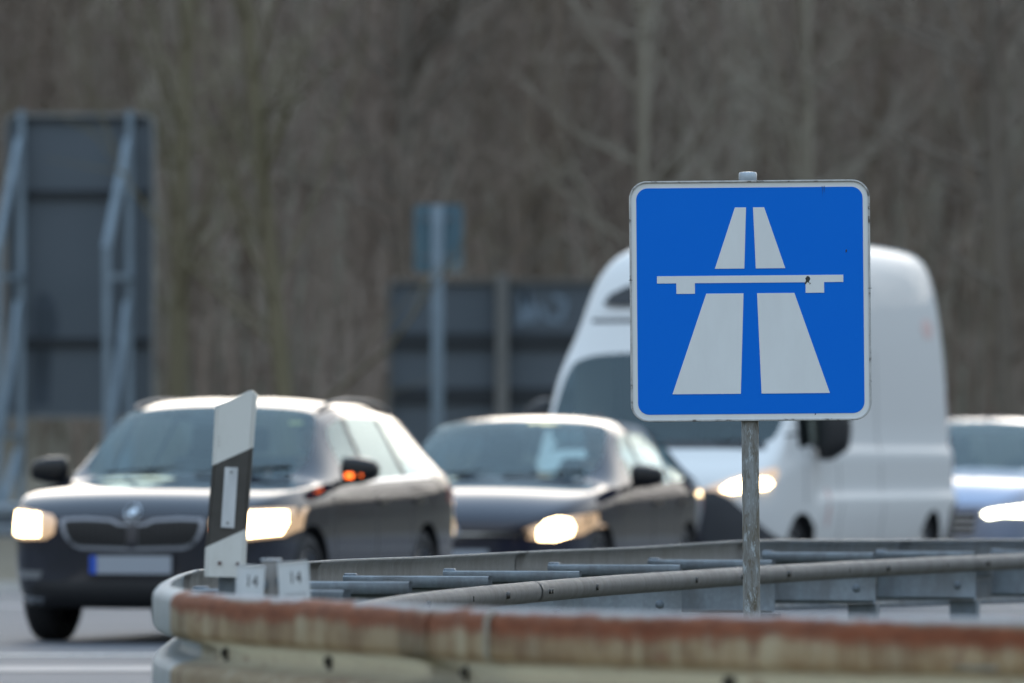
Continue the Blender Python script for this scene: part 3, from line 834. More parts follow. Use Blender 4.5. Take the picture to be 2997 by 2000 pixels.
class Proj:
    """lays flat outlines onto a body shell, as thin real plates"""
    def __init__(s, me):
        s.b = BVHTree.FromPolygons([v.co.copy() for v in me.vertices], [tuple(p.vertices) for p in me.polygons])
    def hit(s, u, v, view, sg=1):
        if view == 'front': o, d = Vector((3, u, v)), Vector((-1, 0, 0))
        elif view == 'rear': o, d = Vector((-12, u, v)), Vector((1, 0, 0))
        elif view == 'side': o, d = Vector((u, sg*3, v)), Vector((0, -sg, 0))
        elif view == 'top': o, d = Vector((u, v, 5)), Vector((0, 0, -1))
        loc, nr, i, _ = s.b.ray_cast(o, d)
        if loc is None: return None, None
        if nr.dot(d) > 0: nr = -nr
        return loc, nr
    def patch(s, name, pts, view, m, parent, off=.004, th=.008, sg=1, step=.06, smooth=60):
        bm = bmesh.new(); vs = [bm.verts.new((u, v, 0)) for u, v in pts]; bm.faces.new(vs)
        us = [p[0] for p in pts]; ws = [p[1] for p in pts]
        for ax, lo, hi in ((0, min(us), max(us)), (1, min(ws), max(ws))):
            c = math.floor(lo/step)*step + step
            while c < hi:
                co = [0, 0, 0]; co[ax] = c; no = [0, 0, 0]; no[ax] = 1
                bmesh.ops.bisect_plane(bm, geom=bm.verts[:]+bm.edges[:]+bm.faces[:], plane_co=co, plane_no=no, dist=1e-5)
                c += step
        bad = []; top = {}
        for v in bm.verts:
            loc, nr = s.hit(v.co.x, v.co.y, view, sg)
            if loc is None: bad.append(v); continue
            v.co = loc + nr*off
        if bad: bmesh.ops.delete(bm, geom=bad, context='VERTS')
        if not bm.faces: bm.free(); return None
        bmesh.ops.recalc_face_normals(bm, faces=bm.faces)
        f0 = bm.faces[0] if False else next(iter(bm.faces)); 
        want = {'front': Vector((1, 0, 0)), 'rear': Vector((-1, 0, 0)), 'side': Vector((0, sg, 0)), 'top': Vector((0, 0, 1))}[view]
        if sum(f.normal.dot(want) for f in bm.faces) < 0: bmesh.ops.reverse_faces(bm, faces=bm.faces[:])
        bmesh.ops.solidify(bm, geom=bm.faces[:], thickness=-th if False else th)
        return mesh_obj(name, bm, m, parent, smooth=smooth)

def mirror_y(pts): return [(-a, b) for a, b in pts][::-1]
def frame_pts(pts, r):
    """shrink outline towards its middle by about r"""
    n = len(pts); res = []
    area = sum(pts[i][0]*pts[(i+1) % n][1]-pts[(i+1) % n][0]*pts[i][1] for i in range(n))
    sgn = 1 if area > 0 else -1
    for i in range(n):
        p = Vector(pts[i]); a = Vector(pts[i-1]); b = Vector(pts[(i+1) % n])
        d1 = (p-a).normalized(); d2 = (b-p).normalized()
        n1 = Vector((-d1.y, d1.x))*sgn; n2 = Vector((-d2.y, d2.x))*sgn
        nn_ = (n1+n2); nn_ = nn_/max(.5, nn_.length_squared/2) if nn_.length > .2 else n1
        q_ = p + nn_*r; res.append((q_.x, q_.y))
    return res

def side_mirror(root, P, x, y, z, m, sg, big=False, indicator=False):
    a = empty('wing_mirror', (x, sg*y, z), 0, root)
    # housing
    w_, h_, d_ = (.20, .15, .12) if not big else (.22, .42, .16)
    bm = bmesh.new(); r = bmesh.ops.create_cube(bm, size=1)
    bmesh.ops.subdivide_edges(bm, edges=bm.edges[:], cuts=3, use_grid_fill=True)
    for v in bm.verts:
        c = v.co.normalized()*.62; v.co = v.co.lerp(c, .55)
        v.co = Vector((v.co.x*d_, v.co.y*w_*1.15, v.co.z*h_))
        v.co.z *= 1 - .18*(v.co.y*sg/(w_*.5)); v.co.x -= abs(v.co.y)*.15
    bmesh.ops.translate(bm, vec=(0, sg*w_*.62, h_*.35 if not big else .05), verts=bm.verts)
    hs = mesh_obj('housing', bm, m, a, smooth=180)
    bm = bmesh.new(); box(bm, (-.01, -sg*.01, -.03 if not big else -.08), (.07, .13, .04 if not big else .05), Matrix.Rotation(R(sg*12), 3, 'X'), .01); 
    if big: box(bm, (-.01, 0, .18), (.07, .12, .04), None, .01)
    mesh_obj('arm', bm, M['black'], a, smooth=40)
    bm = bmesh.new(); box(bm, (-d_*.46, sg*w_*.62, h_*.33 if not big else .05), (.01, w_*.85, h_*.7), None, .004)
    mesh_obj('mirror_glass', bm, M['chrome'], a)
    if indicator:
        for yy, wd, hh in ((.075, .055, .030), (.135, .05, .022), (.185, .05, .034)):
            bm = bmesh.new(); box(bm, (d_*.5+.004 - (yy-.1)**2*4 - abs(yy)*.10, sg*yy, h_*.10+yy*.05), (.02, wd, hh), Matrix.Rotation(R(-sg*14), 3, 'Z'), .006)
            mesh_obj('indicator_lamp', bm, M['orange'], a)
    return a

def person_seated(loc, rz, label, skin, hair, jacket, cat='person'):
    root = empty('person', loc, rz); tag(root, label, cat)
    def skinned(name, verts, edges, rad, m, parent, sub=2):
        me = bpy.data.meshes.new(name); me.from_pydata(verts, edges, []); o = bpy.data.objects.new(name, me); COL.objects.link(o)
        md = o.modifiers.new('k', 'SKIN'); md.use_smooth_shade = True
        for i, r in enumerate(rad):
            me.skin_vertices[0].data[i].radius = r if isinstance(r, tuple) else (r, r)
        me.skin_vertices[0].data[0].use_root = True
        o.modifiers.new('s', 'SUBSURF').levels = sub
        bpy.context.view_layer.update()
        m2 = bpy.data.meshes.new_from_object(o.evaluated_get(bpy.context.evaluated_depsgraph_get()))
        bpy.data.objects.remove(o); m2.materials.clear(); m2.materials.append(m)
        for p in m2.polygons: p.use_smooth = True
        o = bpy.data.objects.new(name, m2); COL.objects.link(o); o.parent = parent; return o
    # local: x forward, z up, origin at the hips on the seat
    V = [(0, 0, .08), (-.04, 0, .28), (-.08, 0, .46), (-.09, 0, .55), (-.06, 0, .62), (-.05, 0, .70), (-.04, 0, .80),
         (-.08, .19, .49), (.10, .24, .30), (.36, .17, .38), (.44, .15, .41), (-.08, -.19, .49), (.10, -.24, .30), (.36, -.17, .38), (.44, -.15, .41),
         (.06, .10, .06), (.46, .13, .10), (.78, .13, -.26), (.90, .13, -.30), (.06, -.10, .06), (.46, -.13, .10), (.78, -.13, -.26), (.90, -.13, -.30)]
    E = [(0, 1), (1, 2), (2, 3), (3, 4), (4, 5), (5, 6), (2, 7), (7, 8), (8, 9), (9, 10), (2, 11), (11, 12), (12, 13), (13, 14),
         (0, 15), (15, 16), (16, 17), (17, 18), (0, 19), (19, 20), (20, 21), (21, 22)]
    Rr = [(.15, .12), (.14, .11), (.15, .11), .06, .065, (.082, .10), (.06, .075), .06, .05, .035, .025, .06, .05, .035, .025,
          .09, .075, .05, .045, .09, .075, .05, .045]
    skinned('body', V, E, Rr, skin, root)
    # jacket over torso and arms
    V2 = [(0, 0, .10), (-.04, 0, .28), (-.08, 0, .47), (-.08, .195, .49), (.10, .245, .30), (.34, .172, .375), (-.08, -.195, .49), (.10, -.245, .30), (.34, -.172, .375)]
    E2 = [(0, 1), (1, 2), (2, 3), (3, 4), (4, 5), (2, 6), (6, 7), (7, 8)]
    skinned('jacket', V2, E2, [(.17, .14), (.165, .13), (.17, .125), .075, .065, .045, .075, .065, .045], jacket, root)
    bm = bmesh.new(); bmesh.ops.create_uvsphere(bm, u_segments=20, v_segments=14, radius=.108, matrix=Matrix.Translation((-.068, 0, .765)) @ Matrix.Diagonal((1, .86, 1.0, 1)))
    bmesh.ops.delete(bm, geom=[v for v in bm.verts if v.co.x > -.005 and v.co.z < .80], context='VERTS')
    mesh_obj('hair', bm, hair, root, smooth=180)
    bm = bmesh.new(); bmesh.ops.create_cone(bm, cap_ends=True, segments=8, radius1=.016, radius2=.004, depth=.035, matrix=Matrix.Translation((.045, 0, .715)) @ Matrix.Rotation(R(90), 4, 'Y'))
    mesh_obj('nose', bm, skin, root, smooth=180)
    for sg in (-1, 1):
        bm = bmesh.new(); bmesh.ops.create_uvsphere(bm, u_segments=10, v_segments=8, radius=.013, matrix=Matrix.Translation((.030, sg*.032, .745))); mesh_obj('eye', bm, M['hair'], root)
        # hand with fingers closed on the wheel rim
        bm = bmesh.new(); c = Vector((.46, sg*.148, .42)); box(bm, c, (.07, .03, .08), None, .012)
        for k in range(4): cyl(bm, c+Vector((.03, sg*.01, .03-.02*k)), c+Vector((.055, -sg*.035, .028-.02*k)), .009, .007, 8)
        cyl(bm, c+Vector((-.01, -sg*.01, .035)), c+Vector((.03, -sg*.04, .05)), .010, .008, 8)
        mesh_obj('hand', bm, skin, root, smooth=180)
    return root

def interior(root, xw, zs, wcar, xr):
    """dashboard, steering wheel, seats"""
    for x, ys in ((xw-1.45, (.37, -.37)), (xw-2.35, (.38, -.38))):
        if x < xr+.3: continue
        for y in ys:
            sc = empty('seat', (x, y, zs), 0, root)
            bm = bmesh.new(); box(bm, (.22, 0, .0), (.52, .50, .16), None, .05); mesh_obj('seat_cushion', bm, M['seat'], sc, smooth=40)
            bm = bmesh.new(); box(bm, (-.10, 0, .32), (.14, .48, .60), Matrix.Rotation(R(-14), 3, 'Y'), .05); mesh_obj('backrest', bm, M['seat'], sc, smooth=40)
            bm = bmesh.new(); box(bm, (-.19, 0, .72), (.09, .26, .17), Matrix.Rotation(R(-8), 3, 'Y'), .03); mesh_obj('headrest', bm, M['seat'], sc, smooth=40)
    bm = bmesh.new(); box(bm, (xw-.45, 0, zs+.30), (.55, wcar*1.6, .22), None, .06); mesh_obj('dashboard', bm, M['black'], root, smooth=40)
    bm = bmesh.new()
    T = Matrix.Translation((xw-.86, .37, zs+.42)) @ Matrix.Rotation(R(-65), 4, 'Y')
    rr = []
    N = 28
    for a in range(N):
        A = 2*math.pi*a/N
        rr.append([bm.verts.new(T @ Vector(((.185+.014*math.cos(b))*math.cos(A), (.185+.014*math.cos(b))*math.sin(A), .014*math.sin(b)))) for b in [2*math.pi*k/8 for k in range(8)]])
    for a in range(N):
        for b in range(8): bm.faces.new((rr[a][b], rr[(a+1) % N][b], rr[(a+1) % N][(b+1) % 8], rr[a][(b+1) % 8]))
    cyl(bm, T @ Vector((-.17, 0, 0)), T @ Vector((.17, 0, 0)), .014, n=8); cyl(bm, T @ Vector((0, 0, 0)), T @ Vector((0, 0, .2)), .04, .02, n=12)
    mesh_obj('steering_wheel', bm, M['black'], root, smooth=60)

def number_plate(root, P, y, z, wd=.52, h=.11, proud=.02):
    loc, nr = P.hit(y, z, 'front'); x = loc.x + proud
    bm = bmesh.new(); box(bm, (x-.006, y, z), (.012, wd+.02, h+.02), None, .004); pl = mesh_obj('number_plate', bm, M['black'], root, smooth=40)
    bm = bmesh.new(); box(bm, (x+.002, y+.022, z), (.004, wd-.044, h)); mesh_obj('plate_face', bm, M['platewhite'], pl)
    bm = bmesh.new(); box(bm, (x+.002, y-wd/2+.0+.02, z), (.004, .044, h)); mesh_obj('blue_band', bm, M['plateblue'], pl)

def place(root, X, Y, a): root.location = (X, Y, 0); root.rotation_euler = (0, 0, -(math.pi/2 + R(a)))
def local_to_world(root, p):
    bpy.context.view_layer.update(); return root.matrix_world @ Vector(p)

def make_car(name, label, X, Y, a, sc, paint, stations, ci, wheels, wr, side_gl, feats):
    """sc unused scale; ci: dict of station indices: cowl, header, roofend, tail; side_gl: set of station intervals that are side glass; pillars rest"""
    root = empty(name); tag(root, label, 'van' if 'van' in name else 'car')
    def classify(i, j):
        if j <= 0: return 4
        if j in (1,) and feats.get('black_sill'): return 4
        if j >= 7 and ci['cowl'] <= i < ci['header']: return 1
        if j >= 7 and ci['roofend'] <= i < ci['tail']: return 3
        if j == 5:
            if i in side_gl: return 2
            if i in ci.get('pillars', ()): return 4
        return 0
    me = shell(stations, classify, wheels, wr+.045, ((4, .35), (5, .45)))
    P = Proj(me)
    body = split_mesh(me, 0, 'body', paint, root)[0]
    split_mesh(me, 4, 'underbody', M['black'], root)
    split_mesh(me, 1, 'windscreen', M['glass'], root)
    split_mesh(me, 2, 'side_window', M['glass'], root, True)
    split_mesh(me, 3, 'rear_window', M['glass'], root)
    for (x, y, z) in wheels:
        sg = 1 if y > 0 else -1
        lathe_wheel(root, (x, sg*(abs(y)-.125), z), wr, feats.get('tw', .22), sg, hub=feats.get('hub', False))
    return root, P, body

# ---- dark estate SUV, front left of the picture ----------------------------------------
p1 = paint_mat('dark_grey_paint', (.014, .016, .025), 0, .6, .25)
ST1 = [(.0, .52, .30, .74, 'h', .76), (-.035, .66, .24, .79, 'h', .82), (-.11, .77, .21, .84, 'h', .885), (-.26, .845, .21, .885, 'h', .93), (-.50, .890, .21, .92, 'h', .965), (-.80, .91, .21, .945, 'h', .995),
       (-1.08, .915, .21, .96, 'h', 1.02), (-1.20, .918, .21, .97, 'h', 1.035),
       (-1.45, .92, .21, .975, 'r', .76, 1.20), (-1.78, .92, .21, .98, 'r', .675, 1.405), (-1.90, .92, .21, .98, 'r', .655, 1.462),
       (-2.22, .92, .21, .985, 'r', .645, 1.515), (-2.29, .92, .21, .985, 'r', .645, 1.520), (-3.08, .92, .21, 1.00, 'r', .63, 1.520), (-3.15, .92, .21, 1.005, 'r', .63, 1.515), (-3.68, .915, .22, 1.025, 'r', .61, 1.485),
       (-4.00, .905, .24, 1.04, 'r', .60, 1.462), (-4.26, .89, .26, 1.04, 'r', .62, 1.25), (-4.34, .86, .30, .96, 'h', 1.00), (-4.39, .78, .34, .88, 'h', .92), (-4.40, .60, .38, .82, 'h', .85)]
W1 = [(-.86, .905, .34), (-.86, -.905, .34), (-3.50, .905, .34), (-3.50, -.905, .34)]
r1, P1, b1 = make_car('parked_car', 'x', 0, 0, 0, 1, p1, ST1, dict(cowl=7, header=10, roofend=16, tail=18, pillars=(11, 13)), W1, .34, {9, 10, 12, 14}, {})
r1.name = 'estate_car'; r1['label'] = 'dark grey family car with roof rails and lit headlights, nearest and leftmost in the queue'
# grille
gr = [(.0, .735), (.075, .738), (.13, .765), (.30, .775), (.445, .77), (.465, .745), (.44, .66), (.39, .60), (.33, .578), (.0, .570)]
gfull = gr + [(-a_, b_) for a_, b_ in gr[-2:0:-1]]
fr = P1.patch('grille_frame', gfull, 'front', M['grille_chrome'], r1, .004, .006)
for sg in (-1, 1):
    inn = [(.035, .720), (.085, .722), (.14, .748), (.30, .756), (.42, .752), (.436, .738), (.415, .668), (.372, .618), (.32, .600), (.035, .592)]
    if sg < 0: inn = mirror_y(inn)
    g_ = P1.patch('grille_mesh', inn, 'front', M['blackgloss'], r1, .010, .004)
    for k in range(9):
        y_ = sg*(.07+k*.04)
        P1.patch('grille_bar', [(y_-.006, .60), (y_+.006, .60), (y_+.006, .745-.02*(k < 2)), (y_-.006, .745-.02*(k < 2))], 'front', M['black'], g_, .016, .004)
P1.patch('grille_spine', [(-.03, .585), (.03, .585), (.03, .73), (-.03, .73)], 'front', p1, r1, .013, .006)
loc, nr = P1.hit(0, .80, 'front')
bdg = [(.050*math.cos(t), .800+.050*math.sin(t)) for t in [2*math.pi*k/28 for k in range(28)]]
bo = P1.patch('badge', bdg, 'front', M['chrome'], r1, .012, .008)
P1.patch('badge_field', [(.044*math.cos(t), .800+.044*math.sin(t)) for t in [2*math.pi*k/24 for k in range(24)]], 'front', M['blackgloss'], bo, .017, .004)
P1.patch('badge_arrow', [(-.032, .786), (-.012, .786), (-.004, .775), (.006, .786), (.022, .792), (.034, .806), (.018, .812), (.024, .822), (.006, .818), (-.006, .806), (-.020, .800), (-.012, .794)], 'front', M['chrome'], bo, .021, .003)
for sg in (-1, 1):
    ln = [(.490, .755), (.52, .79), (.70, .825), (.895, .835), (.895, .70), (.86, .655), (.72, .635), (.56, .640), (.505, .67)]
    li = [(.60, .795), (.72, .808), (.86, .812), (.865, .74), (.85, .672), (.72, .655), (.60, .658)]
    if sg < 0: ln, li = mirror_y(ln), mirror_y(li)
    hl = P1.patch('headlight', ln, 'front', M['lens_glow'], r1, .003, .006, step=.03)
    P1.patch('lamp', li, 'front', M['lamp'], hl, .010, .004, step=.03)
    ft = [(.58, .445), (.83, .455), (.86, .425), (.84, .395), (.60, .395)]
    f3 = [(.58, .275), (.80, .30), (.85, .318), (.85, .285), (.60, .245)]
    if sg < 0: ft, f3 = mirror_y(ft), mirror_y(f3)
    P1.patch('fog_lamp', ft, 'front', M['lens'], r1, .004, .006)
    P1.patch('bumper_trim', f3, 'front', M['silvertrim'], r1, .006, .006)
P1.patch('indicator_lamp', [(.505, .700), (.56, .700), (.56, .66), (.52, .66)], 'front', M['orange'], r1, .012, .004, step=.03)
P1.patch('lower_intake', [(-.60, .385), (.60, .385), (.66, .30), (.60, .235), (-.60, .235), (-.66, .30)], 'front', M['black'], r1, .006, .006)
P1.patch('lower_bumper', [(-.86, .36), (.86, .36), (.86, .20), (-.86, .20)], 'front', M['black'], r1, .002, .004)
number_plate(r1, P1, 0, .485, proud=.025)
bm = bmesh.new()
for sg in (-1, 1):
    pass
bm.free()
for sg in (-1, 1):
    side_mirror(r1, P1, -1.50, .895, 1.01, M['blackgloss'], sg, indicator=(sg > 0))
    # roof rail
    pts_ = [(-2.0, .612, 1.45), (-2.16, .62, 1.480), (-2.5, .615, 1.508), (-3.1, .60, 1.508), (-3.5, .59, 1.480), (-3.75, .58, 1.43)]
    rp = catmull([(a_, sg*b_, c_) for a_, b_, c_ in pts_], .1)
    bm = bmesh.new()
    for u, v in zip(rp, rp[1:]): cyl(bm, u, v, .012, n=10)
    mesh_obj('roof_rail', bm, M['dark_trim'], r1, smooth=60)
    for x_ in (-2.42, -3.28):
        P1.patch('door_handle', [(x_-.10, .855), (x_+.10, .855), (x_+.10, .88), (x_-.10, .88)], 'side', p1 if False else M['blackgloss'], r1, .020, .014, sg)
    for x_, z0 in ((-1.36, .30), (-2.30, .27), (-3.12, .27)):
        P1.patch('door_seam', [(x_-.005, z0), (x_+.005, z0), (x_+.005, .95), (x_-.005, .95)], 'side', M['black'], r1, .0012, .001, sg)
    P1.patch('sill_cladding', [(-1.28, .225), (-3.06, .225), (-3.06, .33), (-1.28, .33)], 'side', M['black'], r1, .004, .006, sg, step=.12)
    P1.patch('tail_light', [(-4.10, .98), (-4.34, .94), (-4.34, .78), (-4.05, .86)], 'side', M['taillight'], r1, .003, .004, sg)
    P1.patch('window_trim', [(-1.75, .992), (-3.72, 1.036), (-3.72, 1.016), (-1.75, .974)], 'side', M['chrome'], r1, .003, .004, sg, step=.15)
for y_ in (-.42, .18):
    pass
bm = bmesh.new()
for y_, l_ in ((-.55, .55), (.05, .58)):
    A = Vector((-1.17, y_, 1.045)); cyl(bm, A, A+Vector((-.13, l_, .045)), .008, n=8)
mesh_obj('wiper', bm, M['black'], r1)
bm = bmesh.new(); box(bm, (-1.86, .50, 1.36), (.01, .09, .03), Matrix.Rotation(R(-35), 3, 'Y')); mesh_obj('sticker', bm, mat('sticker_yellow', (.45, .40, .12), .6), r1)
interior(r1, -1.25, .54, .80, -4.0)
A1 = 14.9; place(r1, -2.325, 52.2, A1)
w1 = local_to_world(r1, (-2.62, .37, .60))
person_seated(w1, -(math.pi/2+R(A1)), 'dark haired driver in dark jacket behind the wheel of the roof railed car', M['skin'], M['hair'], M['coat'])

# ---- dark hatchback, second in the queue ------------------------------------------------
p2 = paint_mat('dark_blue_grey_paint', (.013, .015, .028), 0, .6, .25)
ST2 = [(.0, .50, .26, .66, 'h', .68), (-.035, .64, .20, .72, 'h', .74), (-.11, .75, .18, .76, 'h', .80), (-.26, .825, .18, .81, 'h', .87), (-.50, .870, .18, .86, 'h', .925), (-.80, .89, .18, .895, 'h', .965),
       (-1.08, .895, .18, .92, 'h', 1.00), (-1.20, .90, .18, .93, 'h', 1.015),
       (-1.50, .90, .18, .94, 'r', .755, 1.185), (-1.85, .90, .18, .945, 'r', .68, 1.375), (-1.97, .90, .18, .945, 'r', .668, 1.42),
       (-2.22, .90, .18, .95, 'r', .655, 1.450), (-2.29, .90, .18, .95, 'r', .655, 1.454), (-3.02, .90, .18, .965, 'r', .638, 1.440), (-3.09, .90, .18, .97, 'r', .638, 1.434), (-3.46, .895, .19, .985, 'r', .618, 1.41),
       (-3.70, .885, .20, 1.0, 'r', .598, 1.365), (-4.02, .86, .22, 1.0, 'r', .60, 1.17), (-4.17, .83, .26, .90, 'h', .94), (-4.25, .76, .30, .80, 'h', .85), (-4.26, .58, .34, .76, 'h', .79)]
W2 = [(-.84, .885, .32), (-.84, -.885, .32), (-3.46, .885, .32), (-3.46, -.885, .32)]
r2, P2, b2 = make_car('hatchback_car', 'dark blue grey hatchback with one bright headlight showing, second in the queue before the van', 0, 0, 0, 1, p2, ST2, dict(cowl=7, header=10, roofend=16, tail=18, pillars=(11, 13)), W2, .32, {9, 10, 12, 14}, {})
P2.patch('grille', [(-.55, .635), (.55, .635), (.56, .60), (.50, .575), (-.50, .575), (-.56, .60)], 'front', M['blackgloss'], r2, .005, .008)
P2.patch('grille_strip', [(-.52, .613), (.52, .613), (.52, .600), (-.52, .600)], 'front', M['chrome'], r2, .014, .006)
P2.patch('lower_intake', [(-.60, .36), (.60, .36), (.66, .27), (.58, .21), (-.58, .21), (-.66, .27)], 'front', M['black'], r2, .005, .008)
bo = P2.patch('badge', [(.045*math.cos(t), .625+.045*math.sin(t)) for t in [2*math.pi*k/24 for k in range(24)]], 'front', M['grille_chrome'], r2, .020, .008)
for sg in (-1, 1):
    ln = [(.50, .635), (.58, .665), (.74, .715), (.875, .755), (.88, .66), (.84, .60), (.70, .565), (.54, .575)]
    li = [(.61, .645), (.66, .700), (.73, .722), (.79, .712), (.81, .66), (.80, .600), (.72, .565), (.61, .568)]
    if sg < 0: ln, li = mirror_y(ln), mirror_y(li)
    hl = P2.patch('headlight', ln, 'front', M['lens_glow'], r2, .003, .006, step=.03)
    P2.patch('lamp', li, 'front', M['lamp'], hl, .010, .004, step=.03)
    side_mirror(r2, P2, -1.55, .905, .965, M['blackgloss'], sg)
    for x_ in (-2.42, -3.22):
        P2.patch('door_handle', [(x_-.10, .81), (x_+.10, .81), (x_+.10, .835), (x_-.10, .835)], 'side', M['blackgloss'], r2, .020, .014, sg)
    for x_, z0 in ((-1.36, .27), (-2.30, .24), (-3.05, .24)):
        P2.patch('door_seam', [(x_-.005, z0), (x_+.005, z0), (x_+.005, .91), (x_-.005, .91)], 'side', M['black'], r2, .0012, .001, sg)
    P2.patch('tail_light', [(-3.98, .90), (-4.20, .88), (-4.20, .70), (-3.95, .78)], 'side', M['taillight'], r2, .003, .004, sg)
number_plate(r2, P2, 0, .44, proud=.025)
bm = bmesh.new()
for y_, l_ in ((-.55, .55), (.05, .58)):
    A = Vector((-1.17, y_, 1.018)); cyl(bm, A, A+Vector((-.13, l_, .045)), .008, n=8)
mesh_obj('wiper', bm, M['black'], r2)
interior(r2, -1.25, .50, .78, -3.8)
A2 = 14.8; place(r2, -.415, 60.5, A2)
w2 = local_to_world(r2, (-2.62, .36, .60))
person_seated(w2, -(math.pi/2+R(A2)), 'driver in dark clothing at the wheel of the second car, the hatchback', M['skin'], M['hair'], mat('jacket_dark', (.02, .02, .024), .8))

# ---- white high-roof van ----------------------------------------------------------------
p3 = paint_mat('white_van_paint', (.61, .60, .58), 0., .4, .6, (.30, .26, .21), .28)
def vs(x, w_, zl, pts): return (lambda: (x, [(.55*w_, zl), (.92*w_, zl+.02)] + [(a_*w_, z_) for a_, z_ in pts]))
VW = 1.075
VST = [vs(.0, .62, .40, [(.96, .50), (1., .64), (.98, .76), (.93, .83), (.86, .86), (.74, .87), (.52, .88), (.26, .885), (0, .89)]),
       vs(-.06, .80, .30, [(.97, .5), (1., .68), (.985, .84), (.95, .92), (.89, .95), (.76, .97), (.52, .98), (.26, .985), (0, .99)]),
       vs(-.20, .93, .25, [(.98, .5), (1., .72), (.99, .92), (.96, 1.01), (.90, 1.05), (.78, 1.07), (.54, 1.08), (.27, 1.085), (0, 1.09)]),
       vs(-.45, 1.00, .25, [(.985, .5), (1., .78), (.995, .99), (.97, 1.10), (.92, 1.15), (.80, 1.18), (.56, 1.19), (.28, 1.195), (0, 1.20)]),
       vs(-.60, 1.02, .25, [(.99, .5), (1., .8), (.995, 1.04), (.975, 1.16), (.985, 1.22), (.93, 1.24), (.58, 1.25), (.28, 1.25), (0, 1.25)]),
       vs(-.92, 1.035, .25, [(.99, .5), (1., .8), (.997, 1.12), (.985, 1.22), (.955, 1.56), (.905, 1.61), (.58, 1.645), (.28, 1.65), (0, 1.65)]),
       vs(-1.20, VW, .25, [(.99, .5), (1., .8), (.999, 1.14), (.99, 1.25), (.92, 1.86), (.855, 1.94), (.56, 1.975), (.27, 1.98), (0, 1.985)]),
       vs(-1.34, VW, .25, [(1., .82), (.968, .895), (.968, 1.19), (.936, 1.265), (.90, 1.98), (.825, 2.17), (.55, 2.23), (.26, 2.24), (0, 2.245)]),
       vs(-1.60, VW, .25, [(1., .82), (.968, .895), (.968, 1.19), (.936, 1.265), (.90, 2.06), (.82, 2.50), (.60, 2.65), (.27, 2.685), (0, 2.69)]),
       vs(-1.78, VW, .25, [(1., .82), (.968, .895), (.968, 1.19), (.936, 1.265), (.91, 2.10), (.83, 2.62), (.63, 2.81), (.28, 2.84), (0, 2.845)]),
       vs(-2.35, VW, .25, [(1., .82), (.968, .895), (.968, 1.19), (.936, 1.265), (.92, 2.12), (.85, 2.66), (.69, 2.88), (.33, 2.895), (0, 2.90)]),
       vs(-4.2, VW, .25, [(1., .82), (.968, .895), (.968, 1.19), (.936, 1.265), (.915, 2.12), (.845, 2.70), (.73, 2.90), (.36, 2.905), (0, 2.91)]),
       vs(-5.6, VW, .27, [(1., .82), (.968, .895), (.968, 1.19), (.936, 1.265), (.895, 2.12), (.81, 2.71), (.70, 2.885), (.36, 2.88), (0, 2.885)]),
       vs(-5.90, 1.03, .30, [(1., .82), (.968, .895), (.968, 1.19), (.936, 1.265), (.885, 2.10), (.79, 2.69), (.67, 2.85), (.35, 2.845), (0, 2.85)]),
       vs(-5.99, .98, .36, [(1., .82), (.968, .895), (.968, 1.19), (.936, 1.265), (.88, 2.08), (.77, 2.56), (.62, 2.74), (.35, 2.755), (0, 2.76)])]
def vclass(i, j):
    if j <= 0: return 4
    if j >= 7 and 4 <= i < 6: return 1
    if j == 5 and i in (6, 7): return 2
    if j == 5 and i == 5: return 2
    return 0
WV = [(-.95, 1.0, .34), (-.95, -1.0, .34), (-4.985, 1.0, .34), (-4.985, -1.0, .34)]
rv = empty('delivery_van'); tag(rv, 'white high roofed delivery van with dark bumper, partly behind the blue sign', 'van')
me = shell(VST, vclass, WV, .39, ((2, .6), (3, .6), (4, .6), (5, .6))); PV = Proj(me)
split_mesh(me, 0, 'body', p3, rv); split_mesh(me, 4, 'underbody', M['black'], rv); split_mesh(me, 1, 'windscreen', M['glass'], rv); split_mesh(me, 2, 'side_window', M['glass'], rv, True)
for (x, y, z) in WV: lathe_wheel(rv, (x, (1 if y > 0 else -1)*(abs(y)-.12), z), .34, .22, 1 if y > 0 else -1, hub=True)
M['greyplast'] = mat('grey_bumper_plastic', (.035, .036, .040), .6)
PV.patch('bumper', [(-.72, .84), (-.60, .90), (.60, .90), (.72, .84), (.86, .70), (1.01, .50), (1.01, .30), (-1.01, .30), (-1.01, .50), (-.86, .70)], 'front', M['greyplast'], rv, .010, .02, step=.05)
PV.patch('grille', [(-.50, .80), (.50, .80), (.42, .64), (-.42, .64)], 'front', M['blackgloss'], rv, .034, .01)
PV.patch('lower_intake', [(-.52, .55), (.52, .55), (.46, .40), (-.46, .40)], 'front', M['blackgloss'], rv, .034, .01)
PV.patch('badge', [(.08*math.cos(t), .975+.045*math.sin(t)) for t in [2*math.pi*k/24 for k in range(24)]], 'front', M['chrome'], rv, .010, .008)
PV.patch('cowl_panel', [(-.84, 1.27), (-.5, 1.285), (.5, 1.285), (.84, 1.27), (.86, 1.215), (.5, 1.225), (-.5, 1.225), (-.86, 1.215)], 'front', M['black'], rv, .004, .006)
number_plate(rv, PV, 0, .46, proud=.05)
